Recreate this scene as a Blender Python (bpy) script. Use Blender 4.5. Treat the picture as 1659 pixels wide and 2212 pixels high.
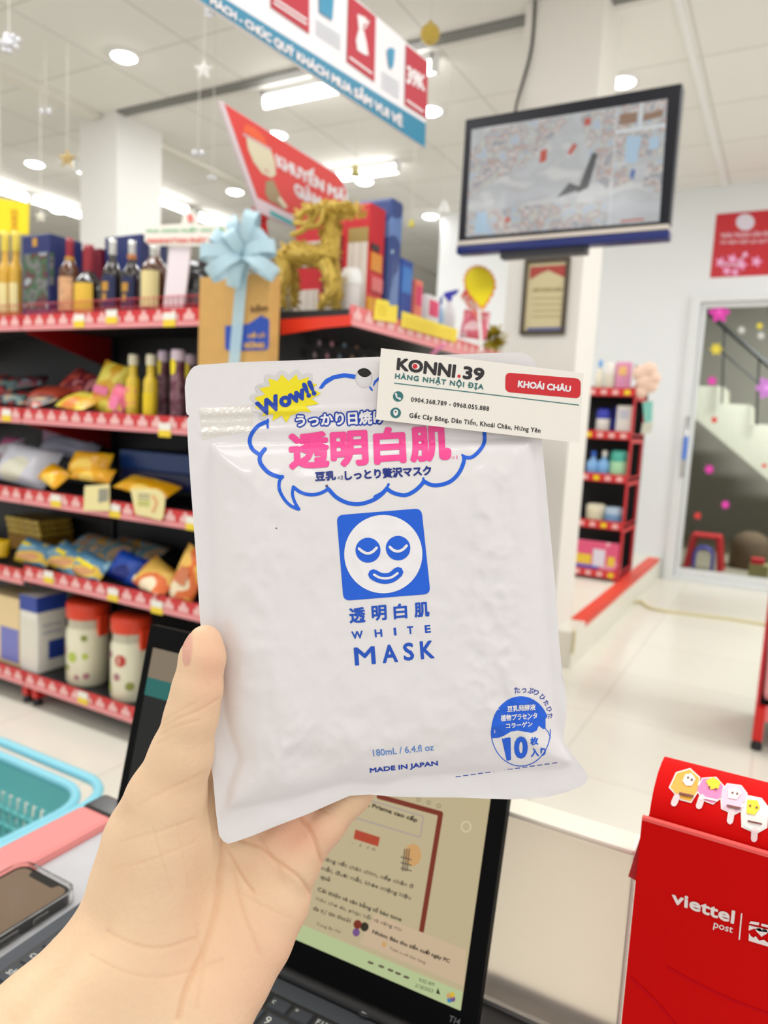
import bpy, bmesh, math, random
import numpy as np
from math import sin, cos, pi, radians, sqrt, exp, tan, atan2
from mathutils import Vector, Matrix, noise
from mathutils.geometry import tessellate_polygon
for o in list(bpy.data.objects):
    bpy.data.objects.remove(o)
S = bpy.context.scene
COL = S.collection
rnd = random.Random(7)

# ------------------------------------------------------------------ camera
FPX, CX, CY = 1560.0, 829.5, 1106.0
YAW, PITCH, ROLL = radians(28.9), radians(6.9), radians(3.0)
EYE = Vector((0, 0, 1.15))
fwd = Vector((-sin(YAW) * cos(PITCH), cos(YAW) * cos(PITCH), -sin(PITCH)))
r0 = Vector((cos(YAW), sin(YAW), 0)); u0 = r0.cross(fwd)
RT = cos(ROLL) * r0 + sin(ROLL) * u0
UP = -sin(ROLL) * r0 + cos(ROLL) * u0
cd = bpy.data.cameras.new('camera'); cam = bpy.data.objects.new('camera', cd); COL.objects.link(cam)
cam.matrix_world = Matrix(((RT.x, UP.x, -fwd.x, EYE.x), (RT.y, UP.y, -fwd.y, EYE.y), (RT.z, UP.z, -fwd.z, EYE.z), (0, 0, 0, 1)))
cd.sensor_fit = 'VERTICAL'; cd.sensor_height = 36; cd.lens = FPX / 2212 * 36; cd.clip_start = .02; cd.clip_end = 80
cd.dof.use_dof = True; cd.dof.focus_distance = .312; cd.dof.aperture_fstop = 10.5
S.camera = cam
# ------------------------------------------------------------------ world, lights, exposure
W = bpy.data.worlds.new('store_air'); S.world = W; W.use_nodes = True
W.node_tree.nodes['Background'].inputs[0].default_value = (1, 1, 1, 1)
W.node_tree.nodes['Background'].inputs[1].default_value = .84
S.view_settings.view_transform = 'Standard'; S.view_settings.look = 'None'
S.view_settings.gamma = 1; S.view_settings.use_curve_mapping = False
S.view_settings.exposure = 0.0
S.cycles.use_denoising = True
TUBE_E, DOWN_E = 11.0, 30.0
def area(name, loc, sx, sy, e, col=(.985, .99, 1)):
    l = bpy.data.lights.new(name, 'AREA'); l.shape = 'RECTANGLE'; l.size = sx; l.size_y = sy; l.energy = e; l.color = col
    o = bpy.data.objects.new(name, l); COL.objects.link(o); o.location = loc
    return o
# unseen area lights added at ceiling height, outside the frame, to brighten counter and aisle
for i, (x, y, e) in enumerate(((.2, -.3, 6), (1.5, 1.0, 24), (-2.0, 1.2, 28), (.4, -1.6, 12), (-2.0, -1.6, 12), (-.2, 1.3, 13), (1.3, 3.4, 36), (1.6, 5.2, 40), (-3.2, -.6, 14), (-4.2, 1.4, 34))):
    area('overhead_fill', (x, y, 3.10), 1.3, .5, e)

# ------------------------------------------------------------------ helpers
def dep(px, py, z):
    return EYE + (fwd + RT * ((px - CX) / FPX) - UP * ((py - CY) / FPX)) * z
def on(ax, val, px, py):
    d = fwd + RT * ((px - CX) / FPX) - UP * ((py - CY) / FPX); i = 'xyz'.index(ax)
    return EYE + d * ((val - EYE[i]) / d[i])
def onp(p0, n, px, py, off=0):
    d = fwd + RT * ((px - CX) / FPX) - UP * ((py - CY) / FPX)
    return EYE + d * ((p0 - EYE).dot(n) / d.dot(n)) + n * off
def lin(c):
    c = c / 255.0
    return c / 12.92 if c <= .04045 else ((c + .055) / 1.055) ** 2.4
def rgb(c): return (lin(c[0]), lin(c[1]), lin(c[2]), 1)

MATS = {}
def mat(key, c=(200, 200, 200), rough=.5, metal=0, emit=0, spec=.5, trans=0, alpha=1, bump=0, bscale=60, var=0, vscale=8, coat=0, sss=0):
    if key in MATS: return MATS[key]
    m = bpy.data.materials.new(key); m.use_nodes = True; MATS[key] = m
    nt = m.node_tree; b = nt.nodes['Principled BSDF']
    b.inputs['Base Color'].default_value = rgb(c); b.inputs['Roughness'].default_value = rough; b.inputs['Metallic'].default_value = metal
    b.inputs['Specular IOR Level'].default_value = spec; b.inputs['Transmission Weight'].default_value = trans; b.inputs['Alpha'].default_value = alpha
    b.inputs['Coat Weight'].default_value = coat
    if sss: b.inputs['Subsurface Weight'].default_value = sss; b.inputs['Subsurface Radius'].default_value = (.008, .003, .0015); b.inputs['Subsurface Scale'].default_value = .6
    if emit:
        b.inputs['Emission Color'].default_value = rgb(c); b.inputs['Emission Strength'].default_value = emit; b.inputs['Base Color'].default_value = (.01, .01, .01, 1)
    if bump or var:
        tc = nt.nodes.new('ShaderNodeTexCoord')
    if var:
        n = nt.nodes.new('ShaderNodeTexNoise'); n.inputs['Scale'].default_value = vscale; n.inputs['Detail'].default_value = 4
        nt.links.new(tc.outputs['Object'], n.inputs['Vector'])
        mx = nt.nodes.new('ShaderNodeMix'); mx.data_type = 'RGBA'
        mx.inputs[6].default_value = rgb([max(0, v * (1 - var)) for v in c]); mx.inputs[7].default_value = rgb([min(255, v * (1 + var)) for v in c])
        nt.links.new(n.outputs['Fac'], mx.inputs[0]); nt.links.new(mx.outputs[2], b.inputs['Base Color'])
    if bump:
        n2 = nt.nodes.new('ShaderNodeTexNoise'); n2.inputs['Scale'].default_value = bscale; n2.inputs['Detail'].default_value = 3
        nt.links.new(tc.outputs['Object'], n2.inputs['Vector'])
        bp = nt.nodes.new('ShaderNodeBump'); bp.inputs['Strength'].default_value = bump; bp.inputs['Distance'].default_value = .002
        nt.links.new(n2.outputs['Fac'], bp.inputs['Height']); nt.links.new(bp.outputs['Normal'], b.inputs['Normal'])
    return m
def printed(key, cols, scale=12, rough=.35, emit=0, stretch=(1, 1, 1), soft=False):
    """printed packaging film: patches of several flat colours"""
    if key in MATS: return MATS[key]
    m = mat(key, cols[0], rough); nt = m.node_tree; b = nt.nodes['Principled BSDF']
    tc = nt.nodes.new('ShaderNodeTexCoord'); mp = nt.nodes.new('ShaderNodeMapping'); mp.inputs['Scale'].default_value = stretch
    n = nt.nodes.new('ShaderNodeTexNoise'); n.inputs['Scale'].default_value = scale; n.inputs['Detail'].default_value = 1.5
    cr = nt.nodes.new('ShaderNodeValToRGB'); cr.color_ramp.interpolation = 'EASE' if soft else 'CONSTANT'
    k = len(cols); e = cr.color_ramp.elements
    while len(e) < k: e.new(.5)
    for i, c in enumerate(cols):
        e[i].position = 0 if i == 0 else .34 + .32 * (i - .5) / (k - 1) ; e[i].color = rgb(c)
    nt.links.new(tc.outputs['Object'], mp.inputs['Vector']); nt.links.new(mp.outputs['Vector'], n.inputs['Vector'])
    nt.links.new(n.outputs['Fac'], cr.inputs['Fac']); nt.links.new(cr.outputs['Color'], b.inputs['Base Color'])
    if emit:
        nt.links.new(cr.outputs['Color'], b.inputs['Emission Color']); b.inputs['Emission Strength'].default_value = emit; nt.links.remove(b.inputs['Base Color'].links[0]); b.inputs['Base Color'].default_value = (.01, .01, .01, 1)
    return m

class MB:
    def __init__(s): s.v = []; s.f = []; s.m = []; s.s = []
    def add(s, vs, fs, m=0, sm=False):
        o = len(s.v); s.v += [Vector(p) for p in vs]
        for f in fs: s.f.append([i + o for i in f]); s.m.append(m); s.s.append(sm)
        return s
    def poly(s, pts, m=0): return s.add(pts, [list(range(len(pts)))], m)
    def box(s, lo, hi, m=0):
        x0, y0, z0 = lo; x1, y1, z1 = hi
        return s.add([(x0, y0, z0), (x1, y0, z0), (x1, y1, z0), (x0, y1, z0), (x0, y0, z1), (x1, y0, z1), (x1, y1, z1), (x0, y1, z1)],
                     [(0, 3, 2, 1), (4, 5, 6, 7), (0, 1, 5, 4), (1, 2, 6, 5), (2, 3, 7, 6), (3, 0, 4, 7)], m)
    def bbox(s, lo, hi, b=.004, m=0):
        """box with chamfered edges"""
        bm = bmesh.new(); bmesh.ops.create_cube(bm, size=1)
        for v in bm.verts: v.co = Vector([(lo[i] + hi[i]) / 2 + v.co[i] * (hi[i] - lo[i]) for i in range(3)])
        bmesh.ops.bevel(bm, geom=bm.edges[:], offset=b, segments=2, affect='EDGES', profile=.5)
        return s.bm(bm, m)
    def bm(s, bm, m=0, sm=False, mtx=None):
        bm.verts.index_update()
        s.add([(mtx @ v.co) if mtx else v.co.copy() for v in bm.verts], [[v.index for v in f.verts] for f in bm.faces], m, sm); bm.free(); return s
    def obox(s, c, ax, ay, az, m=0):
        """oriented box: centre and three half-axis vectors"""
        c = Vector(c)
        P = [c + ax * i + ay * j + az * k for k in (-1, 1) for (i, j) in ((-1, -1), (1, -1), (1, 1), (-1, 1))]
        return s.add(P, [(0, 3, 2, 1), (4, 5, 6, 7), (0, 1, 5, 4), (1, 2, 6, 5), (2, 3, 7, 6), (3, 0, 4, 7)], m)
    def lathe(s, prof, c=(0, 0, 0), n=24, m=0, sx=1, sy=1):
        c = Vector(c); o = []; k = len(prof)
        for (r, z) in prof:
            for i in range(n):
                a = 2 * pi * i / n; o.append(c + Vector((r * sx * cos(a), r * sy * sin(a), z)))
        fs = [(j * n + i, j * n + (i + 1) % n, (j + 1) * n + (i + 1) % n, (j + 1) * n + i) for j in range(k - 1) for i in range(n)]
        s.add(o, fs, m, True)
        s.add(o[:n], [list(range(n))[::-1]], m); s.add(o[-n:], [list(range(n))], m); return s
    def tube(s, pts, r, n=8, m=0, caps=True):
        pts = [Vector(p) for p in pts]; k = len(pts); rs = r if isinstance(r, (list, tuple)) else [r] * k
        o = []; prev = None
        for i in range(k):
            t = (pts[min(i + 1, k - 1)] - pts[max(i - 1, 0)]).normalized()
            if prev is None: a = t.orthogonal().normalized()
            else:
                a = prev - t * prev.dot(t); a = a.normalized() if a.length > 1e-6 else t.orthogonal().normalized()
            prev = a; b = t.cross(a)
            for j in range(n):
                q = 2 * pi * j / n; o.append(pts[i] + (a * cos(q) + b * sin(q)) * rs[i])
        s.add(o, [(i * n + j, i * n + (j + 1) % n, (i + 1) * n + (j + 1) % n, (i + 1) * n + j) for i in range(k - 1) for j in range(n)], m, True)
        if caps: s.add(o[:n], [list(range(n))[::-1]], m); s.add(o[-n:], [list(range(n))], m)
        return s
    def ball(s, c, r, m=0, sub=2, sc=(1, 1, 1)):
        bm = bmesh.new(); bmesh.ops.create_icosphere(bm, subdivisions=sub, radius=1); c = Vector(c)
        for v in bm.verts: v.co = Vector((v.co.x * r * sc[0], v.co.y * r * sc[1], v.co.z * r * sc[2])) + c
        return s.bm(bm, m, True)
    def prism(s, pts, d, m=0, m2=None):
        """outline (3-D points) given thickness by the vector d"""
        pts = [Vector(p) for p in pts]; n = len(pts); q = [p + Vector(d) for p in pts]
        tr = tessellate_polygon([pts])
        s.add(pts, [t for t in tr], m); s.add(q, [tuple(reversed(t)) for t in tr], m)
        s.add(pts + q, [(i, (i + 1) % n, (i + 1) % n + n, i + n) for i in range(n)], m if m2 is None else m2)
        return s
    def build(s, name, mats, parent=None):
        me = bpy.data.meshes.new(name)
        off = Vector(parent.get('_o', (0, 0, 0))) if parent else Vector((0, 0, 0))
        me.from_pydata([tuple(p - off) for p in s.v], [], s.f)
        for mm in (mats if isinstance(mats, (list, tuple)) else [mats]): me.materials.append(mm)
        me.polygons.foreach_set('material_index', s.m); me.polygons.foreach_set('use_smooth', s.s); me.update()
        o = bpy.data.objects.new(name, me); COL.objects.link(o)
        if parent:
            o.parent = parent
            o['_o'] = tuple(off)
        return o
def thing(name, label, cat, loc=(0, 0, 0), group=None):
    o = bpy.data.objects.new(name, None); COL.objects.link(o); o.location = loc; o['_o'] = tuple(loc); o.empty_display_size = .05
    return tag(o, label, cat, group)
def tag(o, label, cat, group=None):
    o['label'] = label; o['category'] = cat
    if group: o['group'] = group
    return o
def single(name, mb, mats, label, cat, group=None, loc=None):
    """one-mesh thing with its origin at its base"""
    if loc is None:
        xs = [p.x for p in mb.v]; ys = [p.y for p in mb.v]; zs = [p.z for p in mb.v]
        loc = ((min(xs) + max(xs)) / 2, (min(ys) + max(ys)) / 2, min(zs))
    o = mb.build(name, mats)
    for v in o.data.vertices: v.co -= Vector(loc)
    o.location = loc; o['_o'] = tuple(loc)
    return tag(o, label, cat, group)
def struct(name, mb, mats):
    o = mb.build(name, mats); o['kind'] = 'structure'; return o
def dup(root, loc, label, group=None):
    r = root.copy(); COL.objects.link(r); r.location = loc; r['label'] = label
    if group: r['group'] = group
    for ch in list(root.children):
        c = ch.copy(); COL.objects.link(c); c.parent = r
        for g in ch.children:
            d = g.copy(); COL.objects.link(d); d.parent = c
    return r

# ---- lettering: glyph outlines -> triangles; stroke = extra weight around the outline
_glyph = {}
def glyphs(s, sp=1.0, res=3):
    key = (s, sp, res)
    if key in _glyph: return _glyph[key]
    cu = bpy.data.curves.new('lettering', 'FONT'); cu.body = s; cu.space_character = sp; cu.resolution_u = res; cu.fill_mode = 'NONE'
    ob = bpy.data.objects.new('lettering', cu); COL.objects.link(ob)
    dg = bpy.context.evaluated_depsgraph_get(); ev = ob.evaluated_get(dg); me = ev.to_mesh()
    vs = [(v.co.x, v.co.y) for v in me.vertices]; adj = {}
    for e in me.edges:
        a, b = e.vertices; adj.setdefault(a, []).append(b); adj.setdefault(b, []).append(a)
    ev.to_mesh_clear(); bpy.data.objects.remove(ob); bpy.data.curves.remove(cu)
    seen = set(); loops = []
    for a in adj:
        if a in seen: continue
        lp = [a]; seen.add(a); cur = a
        while True:
            nx = [b for b in adj[cur] if b not in seen]
            if not nx: break
            cur = nx[0]; seen.add(cur); lp.append(cur)
        if len(lp) > 2: loops.append([vs[i] for i in lp])
    def inside(p, L):
        c = False; j = len(L) - 1
        for i in range(len(L)):
            if (L[i][1] > p[1]) != (L[j][1] > p[1]) and p[0] < (L[j][0] - L[i][0]) * (p[1] - L[i][1]) / (L[j][1] - L[i][1]) + L[i][0]: c = not c
            j = i
        return c
    def ar(L): return sum(L[i - 1][0] * L[i][1] - L[i][0] * L[i - 1][1] for i in range(len(L))) / 2
    A = [ar(L) for L in loops]; outer = []; holes = []
    sgn = 1 if (A and max(A, key=abs) > 0) else -1
    for L, a in zip(loops, A): (outer if a * sgn > 0 else holes).append(L)
    tris = []
    for L in outer:
        hs = [h for h in holes if inside(h[0], L) and abs(ar(h)) < abs(ar(L))]
        hs = [h for h in hs if not any(O is not L and abs(ar(O)) < abs(ar(L)) and inside(h[0], O) for O in outer)]
        polys = [[Vector((x, y, 0)) for x, y in P] for P in [L] + hs]; flat = [p for P in polys for p in P]
        for t in tessellate_polygon(polys): tris.append([(flat[i].x, flat[i].y) for i in t])
    allp = [p for L in loops for p in L]
    bb = (min(p[0] for p in allp), min(p[1] for p in allp), max(p[0] for p in allp), max(p[1] for p in allp)) if allp else (0, 0, 1, 1)
    _glyph[key] = (tris, loops, bb); return _glyph[key]
def quadmap(q):
    """q = TL,TR,BR,BL pixel corners; (u right, v up) -> pixel"""
    (a, b, c, d) = q
    return lambda u, v: ((1 - v) * ((1 - u) * d[0] + u * c[0]) + v * ((1 - u) * a[0] + u * b[0]), (1 - v) * ((1 - u) * d[1] + u * c[1]) + v * ((1 - u) * a[1] + u * b[1]))
KS = []
def strokes2(path, w, closed=False, seg=8):
    """triangles (in 2-D) of a round-ended line"""
    out = []; KS.clear(); n = len(path)
    for i in range(n if closed else n - 1):
        a = path[i]; b = path[(i + 1) % n]; dx, dy = b[0] - a[0], b[1] - a[1]; l = sqrt(dx * dx + dy * dy)
        if l < 1e-9: continue
        nx, ny = -dy / l * w / 2, dx / l * w / 2
        p = [(a[0] + nx, a[1] + ny), (a[0] - nx, a[1] - ny), (b[0] - nx, b[1] - ny), (b[0] + nx, b[1] + ny)]
        out += [[p[0], p[1], p[2]], [p[0], p[2], p[3]]]; KS.extend([i % 5] * 2)
    for ia, a in enumerate(path):
        for k in range(seg):
            KS.append(5 + ia % 4)
            q0, q1 = 2 * pi * k / seg, 2 * pi * (k + 1) / seg
            out.append([a, (a[0] + w / 2 * cos(q0), a[1] + w / 2 * sin(q0)), (a[0] + w / 2 * cos(q1), a[1] + w / 2 * sin(q1))])
    return out
def refine(tris, L):
    out = []; st = list(tris)
    while st:
        t = st.pop(); e = [((t[i][0] - t[(i + 1) % 3][0]) ** 2 + (t[i][1] - t[(i + 1) % 3][1]) ** 2, i) for i in range(3)]
        m, i = max(e)
        if m <= L * L: out.append(t); continue
        a, b, c = t[i], t[(i + 1) % 3], t[(i + 2) % 3]; h = ((a[0] + b[0]) / 2, (a[1] + b[1]) / 2)
        st.append([a, h, c]); st.append([h, b, c])
    return out
def ink(mb, tris, M, m=0, L=None, ks=None):
    """pixel-space triangles laid on a surface by the map M(px, py)"""
    ks = ks or [0] * len(tris); TK = []
    for t, k in zip(tris, ks):
        for r in (refine([t], L) if L else [t]): TK.append((r, k))
    idx = {}; vs = []; fs = []
    for t, kk in TK:
        f = []
        for p in t:
            k = (round(p[0], 3), round(p[1], 3), kk)
            if k not in idx:
                q = M(p[0], p[1]); idx[k] = len(vs); vs.append(q + (EYE - q) * (kk * 2.2e-5))   # overlapping strokes lie in thin layers, never coplanar
            f.append(idx[k])
        if len(set(f)) == 3:
            n = (vs[f[1]] - vs[f[0]]).cross(vs[f[2]] - vs[f[0]])
            if n.dot(EYE - vs[f[0]]) < 0: f = f[::-1]
            fs.append(f)
    mb.add(vs, fs, m)
def text(mb, s, q, M, m=0, bold=0, sp=1.0, L=None, only_outline=False, res=3):
    tris, loops, bb = glyphs(s, sp, res); Q = quadmap(q); w, h = bb[2] - bb[0] or 1, bb[3] - bb[1] or 1
    P = lambda p: Q((p[0] - bb[0]) / w, (p[1] - bb[1]) / h)
    T = [] if only_outline else [[P(p) for p in t] for t in tris]; K = [10] * len(T)
    if bold:
        for lp in loops: T += strokes2([P(p) for p in lp], bold, True, 5); K += KS
    ink(mb, T, M, m, L, K)
def rect(x0, y0, x1, y1): return ((x0, y0), (x1, y0), (x1, y1), (x0, y1))
def fill(mb, pts, M, m=0, L=None):
    P = [Vector((x, y, 0)) for x, y in pts]
    ink(mb, [[(P[i].x, P[i].y) for i in t] for t in tessellate_polygon([P])], M, m, L)
def line(mb, pts, w, M, m=0, closed=False, L=None):
    t = strokes2(pts, w, closed); ink(mb, t, M, m, L, list(KS))
def ell(cx, cy, rx, ry=None, n=32, a0=0, a1=2 * pi):
    ry = ry or rx
    return [(cx + rx * cos(a0 + (a1 - a0) * i / (n if a1 - a0 > 6.2 else n - 1)), cy + ry * sin(a0 + (a1 - a0) * i / (n if a1 - a0 > 6.2 else n - 1))) for i in range(n)]
def smoothpath(pts, k=6):
    """Catmull-Rom through the points"""
    o = []; n = len(pts)
    for i in range(n - 1):
        p0, p1, p2, p3 = pts[max(i - 1, 0)], pts[i], pts[i + 1], pts[min(i + 2, n - 1)]
        for j in range(k):
            t = j / k
            o.append(tuple(.5 * (2 * p1[c] + (p2[c] - p0[c]) * t + (2 * p0[c] - 5 * p1[c] + 4 * p2[c] - p3[c]) * t * t + (3 * p1[c] - p0[c] - 3 * p2[c] + p3[c]) * t ** 3) for c in range(len(p1))))
    o.append(tuple(pts[-1])); return o
# ------------------------------------------------------------------ room shell
CEIL = 3.12
def tiled(key, c, line_c, size, rough, mort=.006, spec=.5):
    m = mat(key, c, rough, spec=spec); nt = m.node_tree; b = nt.nodes['Principled BSDF']
    tc = nt.nodes.new('ShaderNodeTexCoord'); br = nt.nodes.new('ShaderNodeTexBrick'); br.offset = 0; br.squash = 1
    br.inputs['Color1'].default_value = rgb(c); br.inputs['Color2'].default_value = rgb([v * .985 for v in c]); br.inputs['Mortar'].default_value = rgb(line_c)
    br.inputs['Scale'].default_value = 1; br.inputs['Mortar Size'].default_value = mort; br.inputs['Mortar Smooth'].default_value = .2
    br.inputs['Brick Width'].default_value = size; br.inputs['Row Height'].default_value = size
    nt.links.new(tc.outputs['Object'], br.inputs['Vector']); nt.links.new(br.outputs['Color'], b.inputs['Base Color'])
    return m
M_floor = tiled('floor_tiles', (234, 230, 216), (216, 211, 196), .6, .22, .004)
M_ceil = tiled('ceiling_tiles', (238, 236, 231), (212, 209, 203), .605, .8, .007)
M_wall = mat('white_paint', (234, 236, 237), .6)
M_pillar = mat('pillar_paint', (236, 235, 231), .55)
M_col = mat('column_paint', (240, 236, 228), .5)
M_white = mat('white_plastic', (240, 240, 238), .35)
M_red = mat('red_paint', (206, 22, 16), .4)
M_redsheet = mat('red_sheet', (200, 34, 44), .45)
M_black = mat('black_metal', (20, 20, 22), .45)
M_dark = mat('dark_panel', (14, 14, 17), .5)
M_pink = mat('pink_rail', (232, 150, 152), .3)
M_paper = mat('paper', (238, 233, 224), .7)
M_grey = mat('grey_plastic', (150, 150, 150), .4)
M_tube = mat('lamp_glow', (255, 253, 248), .5, emit=TUBE_E)
M_down = mat('downlight_glow', (255, 253, 248), .5, emit=DOWN_E)
M_txtw = mat('white_print', (240, 232, 232), .5)
M_alu = mat('door_white_frame', (228, 230, 230), .35)
M_teal = mat('teal_print', (42, 132, 165), .45)
M_greytxt = mat('grey_print', (150, 170, 185), .5)
M_yel = mat('yellow_card', (240, 215, 20), .5)

def quadsheet(name, lo, hi, m): return struct(name, MB().box(lo, hi), m)
quadsheet('floor', (-14, -3, -.05), (4, 12, 0), M_floor)
quadsheet('ceiling', (-14, -3, CEIL), (4, 12, CEIL + .05), M_ceil)
quadsheet('wall_far', (-14, 12, 0), (-3.05, 12.1, CEIL), M_wall)
quadsheet('wall_left', (-14.1, -3, 0), (-14, 12.1, CEIL), M_wall)
WY = 6.33; DX0, DX1, DZ = -.80, 1.0, 2.29
b = MB(); b.box((-3.05, WY, 0), (DX0, WY + .15, CEIL)); b.box((DX0, WY, DZ), (DX1, WY + .15, CEIL)); b.box((DX1, WY, 0), (4, WY + .15, CEIL))
b.box((-3.05, WY + .15, 0), (-2.9, 12, CEIL)); struct('wall_back', b, M_wall)
# room behind the glass door
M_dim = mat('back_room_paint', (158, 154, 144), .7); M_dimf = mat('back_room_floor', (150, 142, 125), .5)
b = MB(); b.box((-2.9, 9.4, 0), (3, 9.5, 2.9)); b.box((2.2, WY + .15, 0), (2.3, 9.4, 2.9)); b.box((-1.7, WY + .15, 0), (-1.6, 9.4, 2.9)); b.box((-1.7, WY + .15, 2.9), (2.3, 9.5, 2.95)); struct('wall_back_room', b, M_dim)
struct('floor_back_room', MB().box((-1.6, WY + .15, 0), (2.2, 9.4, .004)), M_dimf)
# raised platform with red edge
struct('floor_platform', MB().box((-3.05, 3.5, 0), (-.835, WY, .18)), mat('platform_tile', (232, 228, 214), .3))
struct('trim_1', MB().box((-.915, 3.76, .18), (-.832, 6.2, .184)).box((-.835, 3.76, .155), (-.831, 6.2, .184)), mat('red_edge', (226, 70, 48), .45))
# pillars
struct('pillar_left', MB().box((-4.48, 3.51, 0), (-4.11, 3.9, CEIL)), M_pillar)
CXL, CXR, CYF = -1.275, -.912, 3.42
struct('column_right', MB().box((CXL, CYF, 0), (CXR, 3.76, CEIL)), M_col)
# ceiling rails
b = MB(); b.box((-4.11, 3.50, CEIL - .012), (4, 3.58, CEIL)); struct('trim_2', b, mat('dark_channel', (128, 127, 124), .6))
p, q = on('z', CEIL - .02, 0, 152), on('z', CEIL - .02, 1545, 330)
b = MB(); b.box((-4.36, -3, CEIL - .03), (-4.26, 3.5, CEIL)); b.box((-4.36, 3.9, CEIL - .03), (-4.26, 12, CEIL)); struct('trim_3', b, mat('ceiling_rail', (236, 232, 222), .5))
b = MB(); b.box((q.x - .015, -3, CEIL - .012), (q.x + .02, WY, CEIL)); struct('trim_4', b, M_white)

# glass door
b = MB(); b.box((DX0, WY - .03, 0), (DX0 + .075, WY + .12, DZ)); b.box((DX0 + .075, WY - .03, DZ - .05), (DX1, WY + .12, DZ)); b.box((DX1 - .07, WY - .03, 0), (DX1, WY + .12, DZ - .05))
b.box((DX0 + .075, WY - .02, 0), (DX1 - .07, WY + .12, .03)); dr = struct('door_1', b, M_alu)
b = MB(); b.box((DX0 + .08, WY + .02, .03), (-.69, WY + .07, DZ - .05)); b.box((-.69, WY + .02, .03), (.86, WY + .07, .10)); b.box((-.69, WY + .02, 2.20), (.86, WY + .07, DZ - .05)); b.box((.86, WY + .02, .03), (.93, WY + .07, DZ - .05))
b.build('door_sash', M_alu, dr)
M_glass = mat('door_glass', (205, 210, 206), .02, trans=1.0); M_glass.node_tree.nodes['Principled BSDF'].inputs['IOR'].default_value = 1.05
MB().box((-.69, WY + .04, .10), (.86, WY + .046, 2.20)).build('glass_pane', M_glass, dr)
a, c = on('y', WY - .03, 1487, 900), on('y', WY - .03, 1474, 1030)
b = MB(); b.tube([(a.x, WY + .0, a.z), (a.x, WY - .04, a.z), (a.x, WY - .04, c.z), (a.x, WY + .0, c.z)], .010, 8, 0)
b.tube([(a.x, WY - .04, a.z - .16), (a.x, WY - .04, c.z + .14)], .016, 10, 1)
b.build('door_handle', [mat('chrome', (190, 190, 190), .2, 1), mat('blue_grip', (80, 130, 225), .5)], dr)

# stairs and things seen through the glass
Yb = 7.9; Ms = lambda px, py: on('y', Yb, px, py)
b = MB(); b.prism([Ms(*p) for p in ((1470, 876), (1502, 904), (1720, 1088), (1800, 1160), (1800, 955), (1684, 955), (1684, 918), (1622, 916), (1622, 874), (1562, 872), (1562, 834), (1470, 834))], (0, .9, 0))
st = thing('staircase', 'white concrete staircase rising behind the glass door', 'staircase', (Ms(1600, 1100).x, Yb, 0)); b.build('flight', mat('stair_white', (216, 214, 198), .6), st)
Mr = lambda px, py: on('y', Yb - .05, px, py)
b = MB().tube([Mr(1520, 668), Mr(1800, 910)], .022); b.tube([Mr(1560, 760), Mr(1800, 965)], .010)
for x in (1565, 1640, 1720): b.tube([Mr(x, 668 + (x - 1520) * .864), Mr(x - 6, 850 + (x - 1530) * .62)], .009)
b.build('handrail', mat('steel_rail', (60, 60, 60), .4, .6), st)
def stool(px, py, Y):
    p = on('y', Y, px, py); z1 = .33; t = thing('plastic_stool', 'red plastic stool with blue inner arch behind the glass door', 'stool', (p.x, Y, 0))
    w0, w1 = .155, .12; X = p.x
    b = MB(); b.bbox((X - w1, Y - w1, z1 - .03), (X + w1, Y + w1, z1), .01); b.build('seat', mat('stool_red', (190, 40, 45), .35), t)
    for sx in (-1, 1):
        for sy in (-1, 1):
            b = MB(); b.tube([(X + sx * w1 * .85, Y + sy * w1 * .85, z1 - .02), (X + sx * w0 * .92, Y + sy * w0 * .92, .005)], .024, 8); b.build('leg', MATS['stool_red'], t)
    b = MB(); b.tube([(X - .075, Y - .13, .03)] + [(X + .075 * cos(pi - a * pi / 8), Y - .13, .15 + .075 * sin(a * pi / 8)) for a in range(9)] + [(X + .075, Y - .13, .03)], .016); b.build('arch', mat('stool_blue', (90, 90, 190), .4), t)
stool(1526, 1170, 7.0)
p = on('y', 7.45, 1622, 1170); b = MB(); b.lathe([(.16, 0), (.17, .05), (.165, .22), (.13, .30), (.06, .335), (.01, .34)], (p.x, 7.45, 0.005), 20)
single('wicker_basket', b, mat('wicker', (96, 78, 58), .8, bump=.5), 'round brown wicker hamper behind the glass door beside red stool', 'basket')
p = on('y', 6.8, 1640, 1210); b = MB(); b.bbox((p.x - .07, 6.72, .005), (p.x + .08, 6.86, .15), .008); b.bbox((p.x - .06, 6.73, .15), (p.x + .04, 6.82, .2), .008, 1)
single('carton', b, [mat('dull_yellow', (150, 140, 90), .6), M_redsheet], 'small dull yellow carton with red top at foot of glass door', 'box')
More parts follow.
